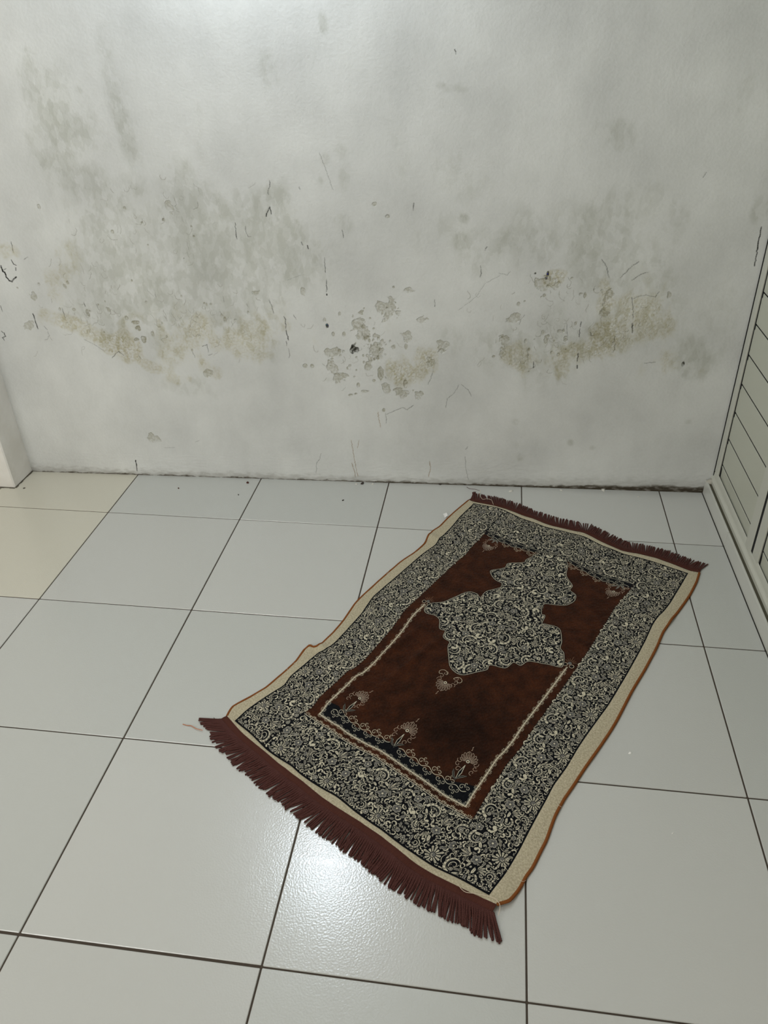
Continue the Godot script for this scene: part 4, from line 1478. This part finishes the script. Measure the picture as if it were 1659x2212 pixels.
func build_door() -> void:
	# everything is set out along the sill line, which is turned a little from the tiles
	var turn := 0.01359
	var at := Vector3(4.315 * TILE, 0, 0)
	var sill := struct_root("trim_1", "raised white tiled sill with dark stone strip under the louvred door")
	sill.position = at
	sill.rotation.y = turn
	var white_tile := plain(Color8(198, 198, 190), 0.3)
	for k in range(-1, 4):
		var z0 := maxf(k * TILE + 0.004, -0.300)
		part("sill_tile", box_mesh(Vector3(0, 0.0, z0), Vector3(0.006, 0.051, (k + 1) * TILE + 0.002), 0.0008), white_tile, sill)
	part("floor_joint", box_mesh(Vector3(-0.0028, -0.002, -0.30), Vector3(0.0005, 0.0007, 2.2)), plain(Color8(40, 36, 30), 0.9), sill)
	part("stone_strip", box_mesh(Vector3(0.006, 0.0, -0.292), Vector3(0.10, 0.0485, 2.2)), plain(Color8(76, 72, 56), 0.6), sill)
	var st := SurfaceTool.new()
	st.begin(Mesh.PRIMITIVE_TRIANGLES)
	var lump := lathe(PackedVector2Array([Vector2(0.0, 0.020), Vector2(0.006, 0.018), Vector2(0.011, 0.010), Vector2(0.013, 0.0)]), 7)
	var mortar := part("mortar_lump", lump, plain(Color8(176, 172, 160), 0.9), sill, Vector3(0.010, 0.044, -0.288))
	mortar.rotation = Vector3(0.3, 0.5, -0.4)

	var door := struct_root("door_1", "white louvred aluminium double door closing off the corner")
	door.position = at
	door.rotation.y = turn
	var alu := plain(Color8(192, 192, 180), 0.42, 0.0, 0.5)
	var slat_mat := plain(Color8(186, 187, 172), 0.4, 0.0, 0.5)
	var black := plain(Color8(14, 14, 13), 0.9)  # stands for the shade in the door's gaps and grooves
	part("threshold", drawn(PackedVector2Array([Vector2(0.0145, 0.048), Vector2(0.0145, 0.060), Vector2(0.0170, 0.0645), Vector2(0.0195, 0.066), Vector2(0.0212, 0.070), Vector2(0.0222, 0.080), Vector2(0.0238, 0.088), Vector2(0.0252, 0.0915), Vector2(0.0262, 0.0890), Vector2(0.0262, 0.048)]), -0.302, 0.80), alu, door)
	part("rear_gap_shade", box_mesh(Vector3(0.085, 0.05, -0.31), Vector3(0.095, 2.2, 0.80)), black, door)  # black sheet in place of the darkness behind the gaps
	part("head_frame", box_mesh(Vector3(0.02, 2.13, -0.300), Vector3(0.09, 2.18, 0.80), 0.002), alu, door)
	part("wall_gap_shade", box_mesh(Vector3(0.0205, 0.066, -0.3035), Vector3(0.085, 2.16, -0.2975)), black, door)  # shade of the gap between wall and stile, as a black strip
	part("centre_gap_shade", box_mesh(Vector3(0.0232, 0.062, 0.1405), Vector3(0.085, 2.13, 0.157)), black, door)  # black strip painting the deep shade between the two leaves
	var pitch := 0.0915
	for k in 2:
		var z0 := -0.298 if k == 0 else 0.1565
		var z1 := 0.141 if k == 0 else 0.797
		var leaf_root := Node3D.new()
		leaf_root.name = "leaf"
		door.add_child(leaf_root, true)
		part("stile", box_mesh(Vector3(0.0218, 0.086, z0), Vector3(0.062, 2.13, z0 + (0.036 if k == 0 else 0.046)), 0.0018), alu, leaf_root)
		part("stile", box_mesh(Vector3(0.0218, 0.074, z1 - 0.050), Vector3(0.062, 2.13, z1), 0.0018), alu, leaf_root)
		var s0 := z0 + (0.040 if k == 0 else 0.050)
		var s1 := z1 - 0.0515
		part("stile_gap_shade", box_mesh(Vector3(0.0262, 0.080, s0 - 0.0036), Vector3(0.05, 2.13, s0 - 0.0002)), black, leaf_root)  # dark line of shade along the stile, put in as black
		part("groove_shade", box_mesh(Vector3(0.0291, 0.1280, s0), Vector3(0.0355, 2.13, s1)), black, leaf_root)  # black fill that draws the shadow lines between the slats
		# the coved foot of the louvre
		part("bottom_rail", drawn(PackedVector2Array([Vector2(0.0300, 0.084), Vector2(0.0300, 0.100), Vector2(0.0290, 0.116), Vector2(0.0275, 0.1275), Vector2(0.0285, 0.1285), Vector2(0.036, 0.1285), Vector2(0.036, 0.084)]), s0, s1), slat_mat, leaf_root)
		for i in 22:
			var y := 0.1325 + i * pitch
			var top := y + pitch - 0.0038
			var slat := PackedVector2Array([Vector2(0.0288, y), Vector2(0.0280, y + 0.0012), Vector2(0.0275, top - 0.0008), Vector2(0.0279, top), Vector2(0.036, top), Vector2(0.036, y)])
			part("slat", drawn(slat, s0, s1), slat_mat, leaf_root)
			# black piece that paints the shade in the notch at the slat's end
			part("notch_shade", drawn(PackedVector2Array([Vector2(0.0262, top + 0.002), Vector2(0.0262, top - 0.012), Vector2(0.034, top - 0.012), Vector2(0.034, top + 0.002)]), s0 - 0.0035, s0 + 0.0045), black, leaf_root)


func build_lamp() -> void:
	var at := Vector3(0.60, 1.93, -0.262)
	var lamp := thing("wall_lamp", "small white globe lamp on a short arm high on the stained wall", "lamp", at)
	var white := plain(Color8(226, 226, 222), 0.4)
	var plate := part("base", lathe(PackedVector2Array([Vector2(0, 0.02), Vector2(0.040, 0.019), Vector2(0.048, 0.012), Vector2(0.05, 0.0), Vector2(0, 0)]), 28), white, lamp)
	plate.rotation.x = PI / 2
	var arm := part("arm", lathe(PackedVector2Array([Vector2(0.012, 0.0), Vector2(0.012, 0.13), Vector2(0.022, 0.14), Vector2(0.022, 0.165), Vector2(0.0, 0.168)]), 20), white, lamp)
	arm.rotation.x = PI / 2
	var globe := plain(Color8(240, 242, 248), 0.5)
	globe.emission_enabled = true
	globe.emission = Color(0.92, 0.95, 1.0)
	globe.emission_energy_multiplier = 4.0
	var ball := SphereMesh.new()
	ball.radius = 0.08
	ball.height = 0.16
	part("bulb", ball, globe, lamp, Vector3(0, 0, 0.235))
	var l := OmniLight3D.new()
	l.name = "lamp_light"
	l.position = Vector3(0, 0, 0.235)
	l.light_color = Color(0.90, 0.95, 1.0)
	l.light_energy = LAMP
	l.light_size = 0.08
	l.omni_range = 8.0
	l.omni_attenuation = 2.0
	l.shadow_enabled = true
	lamp.add_child(l)


func build_added_panel() -> void:  # light added behind the camera to brighten the near floor
	var panel := thing("added_ceiling_panel", "added flat square ceiling light out of view that brightens the near floor", "lamp", Vector3(-0.35, 2.66, 2.3))
	var white := plain(Color8(226, 226, 222), 0.4)
	part("frame", box_mesh(Vector3(-0.32, 0.0, -0.32), Vector3(0.32, 0.04, 0.32), 0.004), white, panel)
	var glow := plain(Color8(238, 238, 232), 0.5)
	glow.emission_enabled = true
	glow.emission = Color(1.0, 0.98, 0.93)
	glow.emission_energy_multiplier = 1.5
	part("diffuser", box_mesh(Vector3(-0.30, -0.006, -0.30), Vector3(0.30, 0.0, 0.30), 0.001), glow, panel)
	var a := AreaLight3D.new()
	a.name = "added_panel_light"
	a.area_size = Vector2(0.58, 0.58)
	a.position = Vector3(0, -0.010, 0)
	a.rotation.x = -PI / 2
	a.light_color = Color(1.0, 0.99, 0.97)
	a.light_energy = ADDED_PANEL
	a.area_range = 10.0
	a.shadow_enabled = true
	panel.add_child(a)


func build_debris() -> void:
	var kinds := [["floor_crumb", "crumb", Color8(58, 50, 42)], ["plaster_flake", "flake", Color8(212, 208, 198)], ["floor_speck", "speck", Color8(74, 38, 28)], ["paint_chip", "chip", Color8(232, 230, 224)]]
	var r := RandomNumberGenerator.new()
	r.seed = 19
	for d in DEBRIS:
		var k: Array = kinds[d[3]]
		var s: float = d[2]
		var flat := 0.35 if d[3] == 1 or d[3] == 3 else 0.7
		var v := PackedVector3Array()
		var n := PackedVector3Array()
		var stretch := r.randf_range(0.5, 0.8)
		for j in 4:
			for i in 8:
				var a := TAU * (i % 7) / 7.0
				var ring: float = [1.0, 1.05, 0.75, 0.0][j]
				var w := 1.0 + 0.28 * sin(a * 2.0 + s * 900.0) + 0.15 * sin(a * 3.0)
				v.append(Vector3(cos(a) * s * ring * w, [0.0, 0.35, 0.85, 1.0][j] * s * flat, sin(a) * s * ring * w * stretch))
				n.append(Vector3(cos(a) * ring, 0.4 + 0.4 * j, sin(a) * ring).normalized())
		var o := MeshInstance3D.new()
		o.name = numbered(k[0])
		o.mesh = grid_mesh(v, n, PackedVector2Array(), 8, 4)
		o.material_override = plain(k[2], 0.85)
		o.position = Vector3(d[0], 0.0003, d[1])
		o.rotation.y = r.randf() * TAU
		add_child(o)
		o.set_meta("label", d[4])
		o.set_meta("category", k[1])
		o.set_meta("group", "crumbs and flakes on the tiles")


const LAMP := 0.47
const ADDED_PANEL := 1.75
const DAY := 3.2


func _ready() -> void:
	rng.seed = 4
	# camera
	var cam := Camera3D.new()
	cam.name = "camera"
	cam.transform = Transform3D(Basis(Vector3(0.989648, -0.029996, -0.140349), Vector3(-0.051804, 0.837326, -0.544244), Vector3(0.133843, 0.545881, 0.827104)), Vector3(1.2476, 1.3813, 2.0053))
	cam.fov = 66.52
	cam.near = 0.05
	cam.far = 50.0
	add_child(cam)
	cam.current = true
	# environment: an overcast day outside the window
	var env := Environment.new()
	env.background_mode = Environment.BG_COLOR
	env.background_color = Color(0.80, 0.86, 0.92)
	env.background_energy_multiplier = 1.0
	env.ambient_light_source = Environment.AMBIENT_SOURCE_DISABLED
	env.tonemap_mode = Environment.TONE_MAPPER_LINEAR
	env.tonemap_exposure = 1.0
	env.sdfgi_enabled = true
	env.ssao_enabled = true
	env.ssil_enabled = true
	var we := WorldEnvironment.new()
	we.name = "environment"
	we.environment = env
	add_child(we)
	# daylight through the window opening
	var day := AreaLight3D.new()
	day.name = "window_daylight"
	day.area_size = Vector2(1.48, 1.18)
	day.position = Vector3(-0.65, 1.55, 3.54)
	day.light_color = Color(1.0, 0.99, 0.97)
	day.light_energy = DAY
	day.area_range = 12.0
	day.shadow_enabled = true
	add_child(day)

	build_floor()
	build_walls()
	build_door()
	build_lamp()
	build_added_panel()
	build_rug()
	build_debris()
